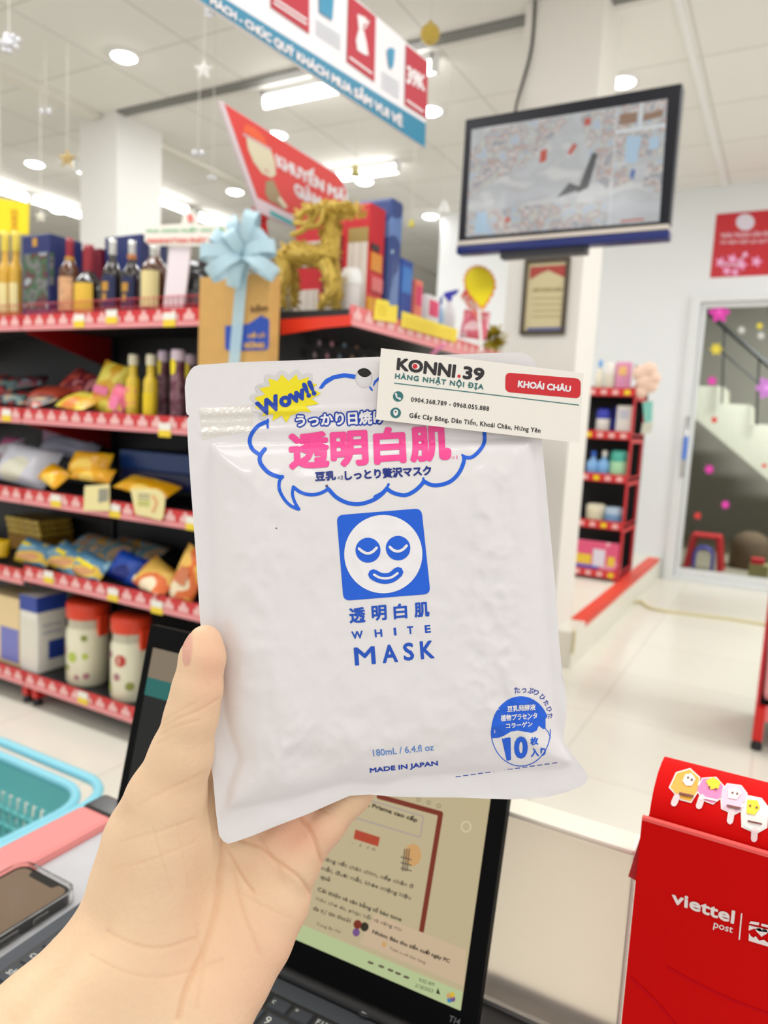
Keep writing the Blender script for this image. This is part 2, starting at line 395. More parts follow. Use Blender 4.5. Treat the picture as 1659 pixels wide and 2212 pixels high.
# stickers on the pane
def flowerpts(cx, cy, r, n, M): return [M(cx + r * (0.82 + .18 * cos(n * 2 * pi * i / 48)) * cos(2 * pi * i / 48), cy + r * (0.82 + .18 * cos(n * 2 * pi * i / 48)) * sin(2 * pi * i / 48)) for i in range(48)]
Mg = lambda px, py: on('y', WY + .038, px, py)
cols = {'pink': (225, 60, 175), 'yellow': (225, 205, 60), 'red': (215, 60, 55), 'white': (205, 205, 200), 'lilac': (205, 130, 215)}
for (x, y, r, c, d) in ((1554, 674, 24, 'pink', 'large magenta flower sticker at the upper corner of the glass door'), (1547, 754, 14, 'yellow', 'yellow flower sticker below the large magenta flower on glass door'),
    (1538, 823, 11, 'pink', 'small pink flower sticker under the yellow flower on glass door'), (1543, 907, 8, 'red', 'small red dot sticker where the stair meets the door frame'), (1532, 1014, 11, 'pink', 'pink flower sticker beneath the stair slope on glass door'),
    (1567, 1090, 10, 'pink', 'pink oval sticker above the red stool on glass door'), (1507, 1114, 9, 'red', 'red sticker low on glass beside the door frame'), (1641, 704, 8, 'yellow', 'tiny yellow sticker high up near the handrail'),
    (1602, 713, 9, 'white', 'small white flower sticker just above the handrail'), (1644, 725, 9, 'white', 'small white flower sticker under the tiny yellow sticker'), (1657, 838, 26, 'lilac', 'big lilac flower sticker cut by the picture edge on glass door'), (1651, 1006, 6, 'red', 'tiny red dot sticker right on the stair slope edge')):
    b = MB(); b.prism(flowerpts(x, y, r, 6, Mg), (0, -.002, 0)); ink(b, [[(x, y), (x + r * .3 * cos(i), y + r * .3 * sin(i)), (x + r * .3 * cos(i + .8), y + r * .3 * sin(i + .8))] for i in np.arange(0, 6.3, .7)], lambda px, py: on('y', WY + .035, px, py), 1)
    single('flower_sticker', b, [mat('sticker_' + c, cols[c], .5), mat('sticker_core_' + c, [min(255, v + 35) for v in cols[c]], .5)], d, 'sticker', 'flower stickers on the glass door')
# poster over the door
Mp = lambda px, py: on('y', WY - .004, px, py)
po = thing('poster', 'red poster with white round emblem and pink blossoms above the glass door', 'poster', tuple(on('y', WY - .002, 1600, 598)))
A, B = on('y', WY, 1548, 463), on('y', WY, 1535, 600)
MB().box((A.x, WY - .004, B.z), (A.x + .78, WY - .0005, A.z)).build('sheet', M_redsheet, po)
b = MB(); Mq = lambda px, py: on('y', WY - .006, px, py)
fill(b, ell(1610, 480, 20, 18), Mq, 0); b.build('emblem', mat('emblem_white', (225, 215, 228), .5), po)
b = MB(); text(b, 'TRÂN TRỌNG CẢM ƠN', ((1557, 502), (1662, 497), (1662, 512), (1556, 516)), Mq, 0, bold=1.2); text(b, 'VÀ HẸN GẶP LẠI QUÝ', ((1556, 518), (1660, 514), (1659, 526), (1555, 529)), Mq, 0, bold=1); b.build('lettering', mat('poster_print', (235, 185, 195), .5), po)
b = MB()
for (x, y, r) in ((1557, 567, 13), (1582, 560, 13), (1570, 585, 11), (1602, 572, 13), (1588, 588, 10), (1610, 550, 8), (1634, 565, 13)):
    fill(b, [(x + r * (.75 + .25 * cos(5 * a)) * cos(a), y + r * (.75 + .25 * cos(5 * a)) * sin(a)) for a in np.arange(0, 6.28, .2)], Mq, 0); fill(b, ell(x, y, r * .3, n=10), lambda px, py: on('y', WY - .0075, px, py), 1)
line(b, [(1556, 570), (1590, 574), (1612, 545)], 3, Mq, 1); b.build('blossoms', [mat('blossom_pink', (245, 150, 195), .5), mat('blossom_core', (240, 205, 230), .5)], po)
# framed certificate on the column
Mc = lambda o: (lambda px, py: on('y', CYF - o, px, py))
ce = thing('framed_certificate', 'certificate with red header in a dark frame hung on the cream column', 'picture frame', tuple(on('y', CYF - .01, 1180, 722)))
A, B = on('y', CYF, 1137, 563), on('y', CYF, 1232, 722); x0, x1, z1, z0 = A.x, on('y', CYF, 1233, 563).x, A.z, B.z
b = MB(); w = .016
b.box((x0, CYF - .022, z0), (x0 + w, CYF, z1)); b.box((x1 - w, CYF - .022, z0), (x1, CYF, z1)); b.box((x0 + w, CYF - .022, z0), (x1 - w, CYF, z0 + w)); b.box((x0 + w, CYF - .022, z1 - w), (x1 - w, CYF, z1)); b.build('frame', mat('dark_wood_frame', (74, 62, 46), .5), ce)
MB().box((x0 + w, CYF - .010, z0 + w), (x1 - w, CYF, z1 - w)).build('sheet', mat('cert_paper', (222, 208, 164), .6), ce)
b = MB(); Mq = Mc(.012); fill(b, ((1146, 577), (1222, 572), (1221, 600), (1200, 590), (1184, 583), (1168, 590), (1144, 604)), Mq, 0)
text(b, 'GIẤY CHỨNG NHẬN', ((1152, 620), (1214, 618), (1213, 630), (1151, 632)), Mq, 1, bold=.6)
for i in range(4): line(b, [(1150, 645 + i * 13), (1212, 644 + i * 13)], 1.6, Mq, 1)
fill(b, ((1139, 708), (1222, 706), (1221, 714), (1138, 715)), Mq, 2); b.build('print', [mat('cert_red', (185, 70, 60), .6), mat('cert_ink', (176, 158, 110), .6), mat('cert_blue', (110, 115, 160), .6)], ce)

# ------------------------------------------------------------------ lamps
def tube_light(p0, p1, label):
    p0 = Vector(p0); p1 = Vector(p1); d = (p1 - p0).normalized(); s = Vector((-d.y, d.x, 0))
    t = thing('tube_light', label, 'ceiling light', tuple((p0 + p1) / 2), 'fluorescent tubes on the ceiling')
    c = (p0 + p1) / 2; L = (p1 - p0).length / 2
    MB().obox((c.x, c.y, CEIL - .016), d * L, s * .03, Vector((0, 0, .016))).build('housing', M_white, t)
    MB().tube([(p0.x, p0.y, CEIL - .062), (p1.x, p1.y, CEIL - .062)], .030, 12).build('tube', M_tube, t)
    for pe in (p0, p1): MB().obox((pe.x, pe.y, CEIL - .045), d * .012, s * .03, Vector((0, 0, .045))).build('end_cap', M_white, t)
zt = CEIL - .06
def tl(pa, pb, label, axis, L0=None):
    A, B = on('z', zt, *pa), on('z', zt, *pb)
    if axis == 'x': y = (A.y + B.y) / 2; tube_light((A.x if L0 is None else B.x - L0, y, zt), (B.x, y, zt), label)
    else: x = (A.x + B.x) / 2; tube_light((x, A.y if L0 is None else B.y - L0, zt), (x, B.y, zt), label)
A = on('z', zt, 540, 202); tube_light((A.x, 3.68, zt), (A.x + 1.15, 3.68, zt), 'large bright tube lamp behind the blue and white hanging banner')
tl((735, 380), (862, 366), 'tube lamp above the tall boxes at the aisle end', 'x', 1.15)
tl((0, 410), (60, 428), 'nearer tube lamp of the row left of the white pillar', 'y', 1.2)
tl((65, 430), (175, 463), 'farther tube lamp running up to the white pillar', 'y')
tl((342, 430), (402, 455), 'tube lamp emerging just right of the white pillar', 'y', 1.2)
tl((420, 466), (502, 493), 'tube lamp above the pale blue bow', 'y')
for (x, y, lab) in ((268, 124, 'round recessed lamp alone high over the white pillar'), (75, 355, 'round recessed lamp left of the gold hanging star'), (125, 455, 'round recessed lamp beside the tubes left of the pillar'), (508, 415, 'round recessed lamp left of the red promotion sign'),
    (598, 293, 'round recessed lamp peeking over the top edge of red sign'), (787, 393, 'round recessed lamp right under the middle tube lamp'), (930, 468, 'round recessed lamp left of the wall monitor'), (1345, 179, 'round recessed lamp right above the monitor'), (930, 241, 'round recessed lamp at the end of the hanging banner')):
    p = on('z', CEIL - .012, x, y); t = thing('downlight', lab, 'ceiling light', (p.x, p.y, CEIL), 'round recessed ceiling lamps')
    b = MB(); b.lathe([(.062, -.012), (.085, -.010), (.09, 0)], (p.x, p.y, CEIL), 24); b.build('rim', M_white, t)
    b = MB(); b.lathe([(.001, -.026), (.05, -.022), (.066, -.0125)], (p.x, p.y, CEIL), 24); b.build('lens', M_down, t)
    l = area('downlight_beam', (p.x, p.y, CEIL - .029), .11, .11, 5.5); l.data.shape = 'DISK'
area('back_room_fill', (.6, 7.2, 2.85), 1.2, .3, 170)  # unseen light added to brighten the room behind the glass door

# ------------------------------------------------------------------ hanging ornaments
M_clear = mat('crystal', (225, 225, 230), .08, spec=.9, metal=.3); M_gold = mat('gold_glitter', (236, 202, 92), .32, .2, var=.08, vscale=110, bump=1, bscale=240); M_gold.node_tree.nodes['Bump'].inputs['Distance'].default_value = .012; M_cord = mat('thread', (220, 215, 205), .6)
def star3(b, c, r, m=0):
    c = Vector(c); P = []
    for i in range(10): P.append(c + (RT * cos(i * pi / 5 + .3) + Vector((0, 0, 1)) * sin(i * pi / 5 + .3)) * (r if i % 2 == 0 else r * .42))
    f = c + fwd * r * .3; k = c - fwd * r * .3
    for i in range(10): b.add([P[i], P[(i + 1) % 10], k], [(0, 1, 2)], m); b.add([P[i], P[(i + 1) % 10], f], [(0, 2, 1)], m)
def orn(x, y, d, kind, r, label, m):
    c = dep(x, y, d); t = thing('hanging_ornament', label, 'ornament', tuple(c), 'ornaments hanging from the ceiling'); b = MB()
    if kind == 'star': star3(b, c, r)
    elif kind == 'ball':
        b.ball(c, r); b.lathe([(r * .2, r * .95), (r * .2, r * 1.2)], c, 10)
    elif kind == 'bell': b.lathe([(r, -r), (r * .8, -r * .6), (r * .62, .2 * r), (r * .3, r * .8), (.05 * r, r)], c, 16)
    elif kind == 'cluster':
        for i in range(9): a = i * 2.4; b.ball(c + RT * cos(a) * r * (.3 + .08 * i) + Vector((0, 0, 1)) * sin(a) * r * .7, r * .33, 0, 1)
        b.lathe([(r * .5, -r * .5), (r * .9, -r * .2), (r * .5, .2 * r)], c, 16)
    elif kind == 'heart':
        for s in (-1, 1): b.ball(c + RT * s * r * .55, r * .6, 0, 1, (1, .6, 1.2))
    b.build('pendant', m, t)
    MB().tube([c, (c.x, c.y, CEIL)], .0022, 5).build('string', M_cord, t)
orn(20, 92, 2.9, 'cluster', .042, 'crystal bead cluster at the top left corner', M_clear); orn(455, 22, 2.9, 'cluster', .03, 'crystal bead pendant beside the banner start', M_clear)
orn(440, 150, 3.0, 'star', .046, 'pale star ornament between the banner and white pillar', mat('pale_star', (238, 236, 230), .3)); orn(428, 330, 3.4, 'heart', .03, 'clear heart pendant right of the white pillar', M_clear)
orn(145, 343, 3.9, 'star', .055, 'gold star ornament hanging left of the white pillar', mat('gold_star', (218, 190, 130), .35, .3)); orn(98, 240, 3.8, 'heart', .034, 'silver pendant hanging above the gold star', M_clear)
orn(929, 74, 3.0, 'ball', .042, 'gold ball ornament right of the blue and white banner', M_gold); orn(768, 366, 3.7, 'bell', .03, 'gold bell hanging before the middle tube lamp', mat('pale_gold', (216, 206, 140), .35, .3))
orn(889, 481, 4.2, 'bell', .02, 'tiny yellow bell left of the monitor', mat('bell_yellow', (225, 210, 60), .4)); orn(960, 447, 4.0, 'bell', .034, 'white bell ornament just left of the monitor', M_white)
orn(88, 468, 4.2, 'star', .04, 'white star ornament above the navy gift box', MATS['pale_star']); orn(458, 384, 3.6, 'heart', .022, 'small clear pendant left of the red promotion sign', M_clear)

# ------------------------------------------------------------------ banner (hangs along the aisle)
BX = -1.05; Mb = lambda o: (lambda px, py: on('x', BX + o, px, py))
bn = thing('hanging_banner', 'long blue and white hanging banner with red picture squares', 'banner', tuple(on('x', BX, 700, 180)))
pts = [on('x', BX, *p) for p in ((330, -66), (918, 319), (925, 132), (330, -384))]
MB().prism(pts, (-.01, 0, 0)).build('board', mat('banner_white', (236, 232, 234), .5), bn)
b = MB(); fill(b, ((330, -66), (918, 319), (920, 267), (330, -100)), Mb(.001)); b.build('blue_band', M_teal, bn)
b = MB(); Q = Mb(.002)

for qd in (((585, -130), (668, -80), (668, 73), (585, 15)), ((753, -12), (812, 36), (809, 177), (749, 133)), ((877, 96), (925, 134), (923, 257), (874, 226))):
    b = MB(); fill(b, qd, Q); b.build('red_square', mat('banner_red', (186, 32, 52), .5), bn)
b = MB(); Q = Mb(.003)
text(b, 'MÁCH - CHÚC QUÝ KHÁCH MUA SẮM VUI VẺ', ((455, -17), (869, 244), (869, 278), (455, 11)), Q, 0, bold=2.2)
text(b, '39K', ((880, 142), (918, 165), (917, 196), (879, 178)), Q, 0, bold=3)
for (x0, y0, x1, y1) in ((592, 6, 662, 52), (592, -4, 662, 42), (756, 124, 803, 158), (880, 217, 914, 241)): line(b, [(x0, y0), (x1, y1)], 4, Q)
fill(b, ((776, 60), (786, 66), (792, 92), (796, 120), (787, 118), (772, 108), (769, 86)), Q); fill(b, ((772, 30), (790, 38), (797, 50), (786, 52), (784, 64), (775, 60)), Q); line(b, [(797, 46), (788, 62)], 3, Q)
b.build('lettering', M_txtw, bn)
b = MB()
fill(b, ((690, -30), (722, -10), (718, 44), (690, 26)), Q); b.build('card_icon', mat('banner_icon', (60, 145, 180), .5), bn); b = MB(); fill(b, [(845 + 9 * cos(a) * (1 if sin(a) < 0 else .8), 115 + (12 * sin(a) if sin(a) < 0 else 34 * sin(a))) for a in np.arange(0, 6.28, .3)], Q); b.build('pin_icon', MATS['banner_icon'], bn)
b = MB()
for k in range(4): line(b, [(684, 44 + 9 * k), (736, 78 + 9 * k)], 3, Q)
for k in range(4): line(b, [(826, 156 + 10 * k), (862, 180 + 10 * k)], 3, Q)
b.build('small_print', mat('banner_small', (200, 205, 212), .5), bn)

# ------------------------------------------------------------------ red promotion sign on a pole
RX = -1.6; Mr_ = lambda o: (lambda px, py: on('x', RX + o, px, py))
sg = thing('promotion_sign', 'slanted red promotion sign with a cartoon figure on a red pole', 'sign', tuple(on('x', RX, 575, 600)))
out = [(474, 216), (728, 374), (742, 392), (750, 412), (753, 440), (750, 545), (558, 458)]
MB().prism([on('x', RX, *p) for p in out], (-.012, 0, 0)).build('board', mat('sign_edge', (232, 218, 224), .5), sg)
b = MB(); fill(b, ((484, 223), (726, 376), (740, 394), (748, 414), (751, 440), (748, 520), (556, 427)), Mr_(.001)); b.build('red_face', mat('sign_red', (226, 62, 56), .45), sg)
b = MB(); fill(b, ((582, 453), (640, 482), (640, 492), (584, 464)), Mr_(.001)); b.build('teal_strip', mat('teal_strip', (80, 190, 190), .5), sg)
b = MB(); Q = Mr_(.002); text(b, 'KHUYẾN MÃI', ((592, 318), (752, 408), (748, 440), (601, 360)), Q, 0, bold=3.2); text(b, 'GIẢM GIÁ', ((632, 385), (742, 445), (739, 480), (640, 422)), Q, 0, bold=3.2); b.build('lettering', M_txtw, sg)
b = MB(); fill(b, ((532, 296), (586, 326), (594, 350), (596, 378), (586, 384), (566, 374), (548, 350), (536, 322)), Q, 0); fill(b, ((525, 284), (530, 268), (548, 274), (570, 294), (578, 318)), Q, 1)
line(b, [(526, 290), (584, 322)], 4, Q, 2); fill(b, ((574, 392), (590, 388), (606, 424), (622, 448), (612, 452), (596, 440), (582, 434), (573, 418)), Q, 3); line(b, [(572, 366), (580, 372)], 2, Mr_(.003), 4)
line(b, [(604, 430), (616, 446)], 9, Mr_(.003), 0)
b.build('cartoon_figure', [mat('fig_cream', (228, 222, 190), .5), mat('fig_hat', (240, 100, 55), .5), mat('fig_brim', (222, 190, 196), .5), mat('fig_dress', (168, 150, 112), .5), M_redsheet], sg)
pA, pB = on('x', RX - .02, 566, 458), on('x', RX - .02, 590, 640); MB().tube([pA, pB], .012).build('pole', M_red, sg)
b = MB(); b.obox(on('x', RX - .02, 562, 462), Vector((.015, 0, 0)), Vector((0, .022, 0)), Vector((0, 0, .02))); b.build('clamp', M_red, sg)

# ------------------------------------------------------------------ hanging monitor
TY = 2.40; Mt = lambda o: (lambda px, py: on('y', TY - o, px, py))
A, Bq = on('y', TY, 1004, 257), on('y', TY, 1441, 516); x0, x1, z1, z0 = A.x, Bq.x + .003, A.z, Bq.z
tv = thing('monitor', 'black framed monitor showing camera feeds in front of the cream column', 'monitor', ((x0 + x1) / 2, TY, z0))
zs = z0 + .043; b = MB(); b.bbox((x0, TY, zs - .005), (x1, TY + .05, z1), .008); b.build('casing', mat('tv_black', (9, 11, 22), .35, spec=.3), tv)
MB().box((x0 + .002, TY - .004, zs - .014), (x1 - .002, TY + .05, zs)).build('silver_strip', mat('tv_silver', (205, 196, 184), .3, .5), tv)
b = MB(); b.bbox((x0 - .002, TY - .003, z0), (x1 + .002, TY + .05, zs - .014), .006); b.build('lower_bezel', mat('tv_navy', (10, 30, 100), .3), tv)
SC = ((1019, 280), (1442, 213), (1424, 478), (1006, 512)); Qs = quadmap(SC)
def screenmap(o): return lambda u, v: Mt(o)(*Qs(u, v))
cctv = printed('screen_floor', ((176, 178, 180), (190, 192, 194), (182, 184, 184), (204, 204, 202)), 7, .12, emit=.84, stretch=(1, 1, 2.2), soft=True)
clut = printed('screen_clutter', ((190, 188, 186), (160, 160, 164), (206, 202, 198), (184, 160, 150), (170, 176, 184), (200, 196, 180), (178, 188, 202)), 24, .12, emit=.82, soft=True)
sc = thing; b = MB(); fill(b, ((0, 0), (1, 0), (1, 1), (0, 1)), screenmap(.001), 0)
for poly, m in ((((.02, .40), (.30, .62), (.52, .98), (.10, .98), (0, .80), (0, .3)), 1), (((.55, .98), (.66, .40), (.72, .30), (.80, .98)), 1), (((.0, .0), (.72, .0), (.72, .20), (.35, .24), (0, .22)), 1), (((.74, .52), (1, .56), (1, 1), (.74, 1)), 1), (((.74, .30), (.84, .36), (.82, .48), (.74, .5)), 1), (((.90, .3), (1, .22), (1, .5), (.92, .5)), 1),
                ((( .20, .26), (.48, .28), (.56, .56), (.40, .60)), 0), (((.56, .30), (.62, .34), (.66, .62), (.63, .64)), 2), (((.46, .28), (.60, .34), (.52, .40)), 2), (((.74, .0), (.745, 0), (.745, 1), (.74, 1)), 3), (((.86, .8), (.875, .8), (.875, 1), (.86, 1)), 3), (((.74, .77), (1, .77), (1, .80), (.74, .80)), 3),
                (((.36, .60), (.395, .62), (.395, .73), (.36, .71)), 4), (((.52, .64), (.55, .72), (.53, .74), (.5, .66)), 4), (((.58, .88), (.61, .88), (.61, .94), (.58, .94)), 4), (((.06, .10), (.09, .10), (.09, .16), (.06, .16)), 4), (((.2, .1), (.225, .1), (.225, .15), (.2, .15)), 4), (((.80, .02), (.92, .02), (.92, .035), (.80, .035)), 4),
                (((.80, .52), (.86, .50), (.88, .72), (.80, .74)), 5), (((.92, .60), (.97, .60), (.97, .70), (.92, .70)), 5), (((.04, .02), (.12, .02), (.10, .22), (.05, .22)), 5), (((.83, .40), (.85, .36), (.86, .44), (.84, .46)), 6), (((.76, .84), (.85, .84), (.85, .93), (.76, .93)), 7), (((.88, .84), (.98, .86), (.98, .92), (.88, .90)), 7), (((.78, .05), (.98, .05), (.88, .26), (.82, .28)), 0)):
    fill(b, poly, screenmap(.0015 + .0002 * m), m)
b.build('screen', [cctv, clut, mat('scr_dark', (92, 92, 94), .12, emit=.7), mat('scr_pale', (222, 226, 228), .12, emit=.75), mat('scr_red', (206, 96, 80), .12, emit=.7), mat('scr_blue', (180, 206, 226), .12, emit=.75), mat('scr_deep', (96, 120, 180), .12, emit=.7), mat('scr_brown', (160, 128, 106), .12, emit=.7)], tv)
p = on('y', TY + .1, 1150, 400); b = MB(); b.box(((x0 + x1) / 2 - .12, TY + .05, z0 + .1), ((x0 + x1) / 2 + .12, TY + .10, z1 - .1)); b.tube([((x0 + x1) / 2 - .25, TY + .09, z0 + .34), ((x0 + x1) / 2 - .28, CYF - .001, z0 + .34)], .022); b.build('wall_arm', M_white, tv)
b = MB(); b.box((x0 + .16, TY + .005, z0 - .022), (x1 - .25, TY + .05, z0 + .004)); b.build('under_bracket', mat('tv_under', (26, 26, 34), .4), tv)  # dark mounting bracket below the monitor
b = MB(); pc = [(CXL + .045, CYF - .012, CEIL), (CXL + .042, CYF - .012, 2.9), (CXL + .02, CYF - .10, 2.6), (x0 + .14, TY + .3, 2.3), (x0 + .15, TY + .09, z1 - .05)]
b.tube(smoothpath(pc, 8), .007); b.build('cable', mat('cable_dark', (70, 66, 62), .5), tv)
# ------------------------------------------------------------------ main gondola
YF, YB = 1.689, 2.09
XR, XB, XL = -1.553, -2.472, -3.39
ZB = (.08, .495, .787, 1.085, 1.42); LH = .056
SURF = [z + .0462 for z in ZB]
M_lip = mat('lip_red', (208, 48, 52), .35); M_motif = mat('lip_motif', (238, 186, 182), .4)
M_deck = mat('shelf_deck', (34, 33, 35), .5)
def price_strip(shelf, p, d, L, up, nrm):
    """printed strip: red with a row of pale ticket marks"""
    b = MB(); n = int(L / .062); s = L / n
    for i in range(n):
        c = p + d * (s * (i + .5)) + nrm * .0012; w = s * .36
        b.add([c - d * w + up * .019, c + d * w + up * .019, c + d * w * .9 + up * .036, c + d * w * .35 + up * .041, c + d * w * .3 + up * .052, c - d * w * .3 + up * .052, c - d * w * .35 + up * .041, c - d * w * .9 + up * .036], [list(range(8))], 0)
    b.build('price_strip', M_motif, shelf)
def gondola(name, label, x0, x1, dz=0):
    g = thing(name, label, 'shelf unit', ((x0 + x1) / 2, (YF + YB) / 2, 0), 'gondola bays of the snack aisle')
    MB().box((x0, YB, .06), (x1, YB + .04, 1.50)).build('back_panel', M_dark, g)
    for k, z in enumerate(ZB):
        z += dz if k == 1 else 0
        b = MB(); b.box((x0 + .004, YF + .004, z + .02), (x1 - .004, YB, z + .045), 0)
        b.box((x0 + .002, YF, z + .016), (x1 - .002, YF + .006, z + LH), 1); b.box((x0 + .002, YF - .003, z), (x1 - .002, YF + .006, z + .016), 2)
        sh = b.build('shelf', [M_deck, M_lip, M_pink], g)
        price_strip(sh, Vector((x0 + .002, YF, z)), Vector((1, 0, 0)), x1 - x0 - .004, Vector((0, 0, 1)), Vector((0, -1, 0)))
        if k:
            for x in (x0 + .006, x1 - .010): MB().prism([(x, YB, z + .03), (x, YB, z - .10), (x, YF + .03, z - .006), (x, YF + .03, z + .02)], (.004, 0, 0)).build('bracket', mat('bracket_red', (150, 14, 14), .45), g)
    for x in (x0 + .01, x1 - .02): MB().box((x - .01, YB - .012, .05), (x + .02, YB + .012, 1.52)).build('upright', M_dark, g)
    for x in (x0 + .015, x1 - .04):
        b = MB(); b.box((x, YF + .02, .03), (x + .03, YB, .08), 0); b.lathe([(.018, 0), (.018, .012), (.01, .03)], (x + .015, YF + .035, 0), 12, 1); b.build('foot', [M_red, M_black], g)
    for k in (4,):
        z = SURF[k] + .008 + (dz if k == 1 else 0); b = MB(); n = 42
        for h in (.012, .040): b.tube([(x0 + .01, YF + .012, z + h), (x1 - .01, YF + .012, z + h)], .0018, 4)
        for i in range(n + 1): x = x0 + .01 + (x1 - x0 - .02) * i / n; b.tube([(x, YF + .012, z - .008), (x, YF + .012, z + .042)], .0013, 4)
        b.build('wire_fence', mat('fence_red', (196, 30, 48), .4), g)
    return g
gondola('gondola_bay', 'red and black gondola bay with five tiers of snacks, liquor on top', XB, XR)
gondola('gondola_bay', 'neighbouring gondola bay cut by the left picture edge', XL, XB - .004, -.018)
X = lambda px, py, Y: on('y', Y, px, py).x
Z = lambda px, py, Y: on('y', Y, px, py).z
def RW(px, py, Y, w): return w / 2 * (on('y', Y, px, py) - EYE).dot(fwd) / FPX      # true radius of a round thing w pixels wide
# price tickets on the shelf edges
def ticket(px, py, where):
    p = on('y', YF - .006, px, py); w, h = .026, .022; b = MB()
    b.box((p.x - w, YF - .0055, p.z), (p.x + w, YF - .0035, p.z + h), 0); b.box((p.x - w, YF - .0055, p.z - h), (p.x + w, YF - .0035, p.z), 1)
    single('price_ticket', b, [mat('ticket_white', (240, 236, 226), .5), mat('ticket_yellow', (240, 208, 50), .5)], 'white-over-yellow price ticket ' + where, 'price tag', 'price tickets on the shelf edges')
for px, py, w in ((170, 693, 'below the red-capped bottles on top shelf'), (240, 684, 'below the navy-labelled bottles on top shelf'), (365, 690, 'under the placard post on top shelf'),
    (13, 897, 'at far left of the second shelf'), (355, 929, 'under the purple tubes on the second shelf'), (120, 1082, 'beneath the gold packs on the third shelf'), (247, 1104, 'between the two hanging cream cards'), (414, 1131, 'at the right end of third shelf near pouch edge'),
    (104, 1247, 'under the blue snack bags, left one of the fourth shelf'), (243, 1285, 'under the dark blue bag on the fourth shelf'), (338, 1312, 'below the orange and white bag on fourth shelf'), (178, 1508, 'on the bottom shelf edge under the green spotted jar')):
    ticket(px, py, w)

# ---- liquor on the top shelf
M_amber = mat('amber_glass', (84, 44, 10), .08, coat=.6); M_darkg = mat('dark_glass', (30, 20, 14), .08, coat=.6); M_goldl = mat('gold_liquor', (206, 160, 50), .12, coat=.5)
def bottle(px, pytop, pybase, wpx, Y, z0, label, glass, cap, lab, labz=(.10, .50), capf=.2, shoulder=.58, neck=.30, group='liquor bottles', flat=False, mark=None, name='liquor_bottle', band=None):
    x = X(px, (pytop + pybase) / 2, Y); h = Z(px, pytop, Y) - z0; r = RW(px, (pytop + pybase) / 2, Y, wpx)
    t = thing(name, label, 'bottle', (x, Y, z0), group); c = (x, Y, z0); nr = r * neck
    b = MB(); b.lathe([(r * .9, 0), (r, .01), (r, h * shoulder), (r * .93, h * (shoulder + .05)), (r * .55, h * (shoulder + .13)), (nr * 1.05, h * (shoulder + .2)), (nr, h * (1 - capf))], c, 20); b.build('body', glass, t)
    b = MB(); b.lathe([(nr * 1.22, h * (1 - capf) - .002), (nr * 1.25, h * .94), (nr * 1.15, h), (.001, h)], c, 16); b.build('cap', cap, t)
    if band is not None: MB().lathe([(nr * 1.5, h * (1 - capf) - .012), (nr * 1.5, h * (1 - capf) + .004)], c, 16).build('collar', band, t)
    b = MB(); n = 14; zs = (h * labz[0], h * labz[1]); A = [(-pi / 2 - 1.15 + 2.3 * i / n) for i in range(n + 1)]
    vs = [Vector((x + (r + .0012) * cos(a), Y + (r + .0012) * sin(a), z0 + z)) for z in zs for a in A]
    b.add(vs, [(i, i + 1, n + 2 + i, n + 1 + i) for i in range(n)], 0, True)
    lo = b.build('label', lab, t)
    if mark:
        b = MB(); zz = (h * (labz[0] * .8 + labz[1] * .2), h * (labz[0] * .2 + labz[1] * .8))
        for (a0, a1, q0, q1) in ((-.45, .45, .55, 1.0), (-.25, .25, .05, .42)):
            m0 = zz[0] + (zz[1] - zz[0]) * q0; m1 = zz[0] + (zz[1] - zz[0]) * q1
            vs = [Vector((x + (r + .002) * cos(-pi / 2 + a0 + (a1 - a0) * i / 6), Y + (r + .002) * sin(-pi / 2 + a0 + (a1 - a0) * i / 6), z0 + z)) for z in (m0, m1) for i in range(7)]
            b.add(vs, [(i, i + 1, 8 + i, 7 + i) for i in range(6)], 0, True)
        b.build('label_print', mark, lo)
    return t
Z1 = SURF[4]
cap_y = mat('cap_yellow', (214, 190, 70), .35); lab_c = mat('label_cream', (226, 210, 150), .6); lab_y = mat('label_yellow', (225, 182, 60), .6); lab_n = mat('label_navy', (28, 34, 78), .5); capr = mat('cap_maroon', (140, 24, 40), .35); capg = mat('cap_silver', (205, 205, 200), .25, .6); goldm = mat('print_gold', (190, 140, 50), .5); lab_o = mat('label_ornate', (196, 150, 110), .6, var=.3, vscale=60)
for i, (px, w) in enumerate(((-12, 'leftmost amber bottle cut by the picture edge'), (12, 'middle amber bottle under the yellow sign'), (35, 'amber bottle touching the navy gift box'))):
    bottle(px, 500, 655, 27, 1.76, Z1, w, M_goldl, cap_y, lab_c, (.10, .42), .22, .55, .5)
bottle(151, 515, 665, 44, 1.742, Z1, 'tall dark bottle with red cap and ornate label beside gift box', M_amber, capr, lab_o, (.08, .50), .25, .56, .3, band=goldm)
bottle(192, 530, 668, 58, 1.758, Z1, 'squat dark bottle with red neck and square yellow label', M_darkg, capr, lab_y, (.05, .46), .42, .46, .32, band=goldm)
bottle(243, 516, 660, 42, 1.76, Z1, 'dark bottle with navy label, left of the pair of twins', M_darkg, capg, lab_n, (.10, .52), .2, .54, .32, mark=goldm)
bottle(285, 520, 658, 40, 1.775, Z1, 'dark bottle with navy and gold label, right of the twins', M_darkg, capg, lab_n, (.10, .52), .2, .54, .32, mark=goldm, band=mat('band_orange', (190, 120, 70), .5))
bottle(334, 530, 658, 54, 1.768, Z1, 'square-shouldered bottle with a big cream label beside the placard', M_amber, capg, lab_c, (.10, .62), .16, .66, .32)
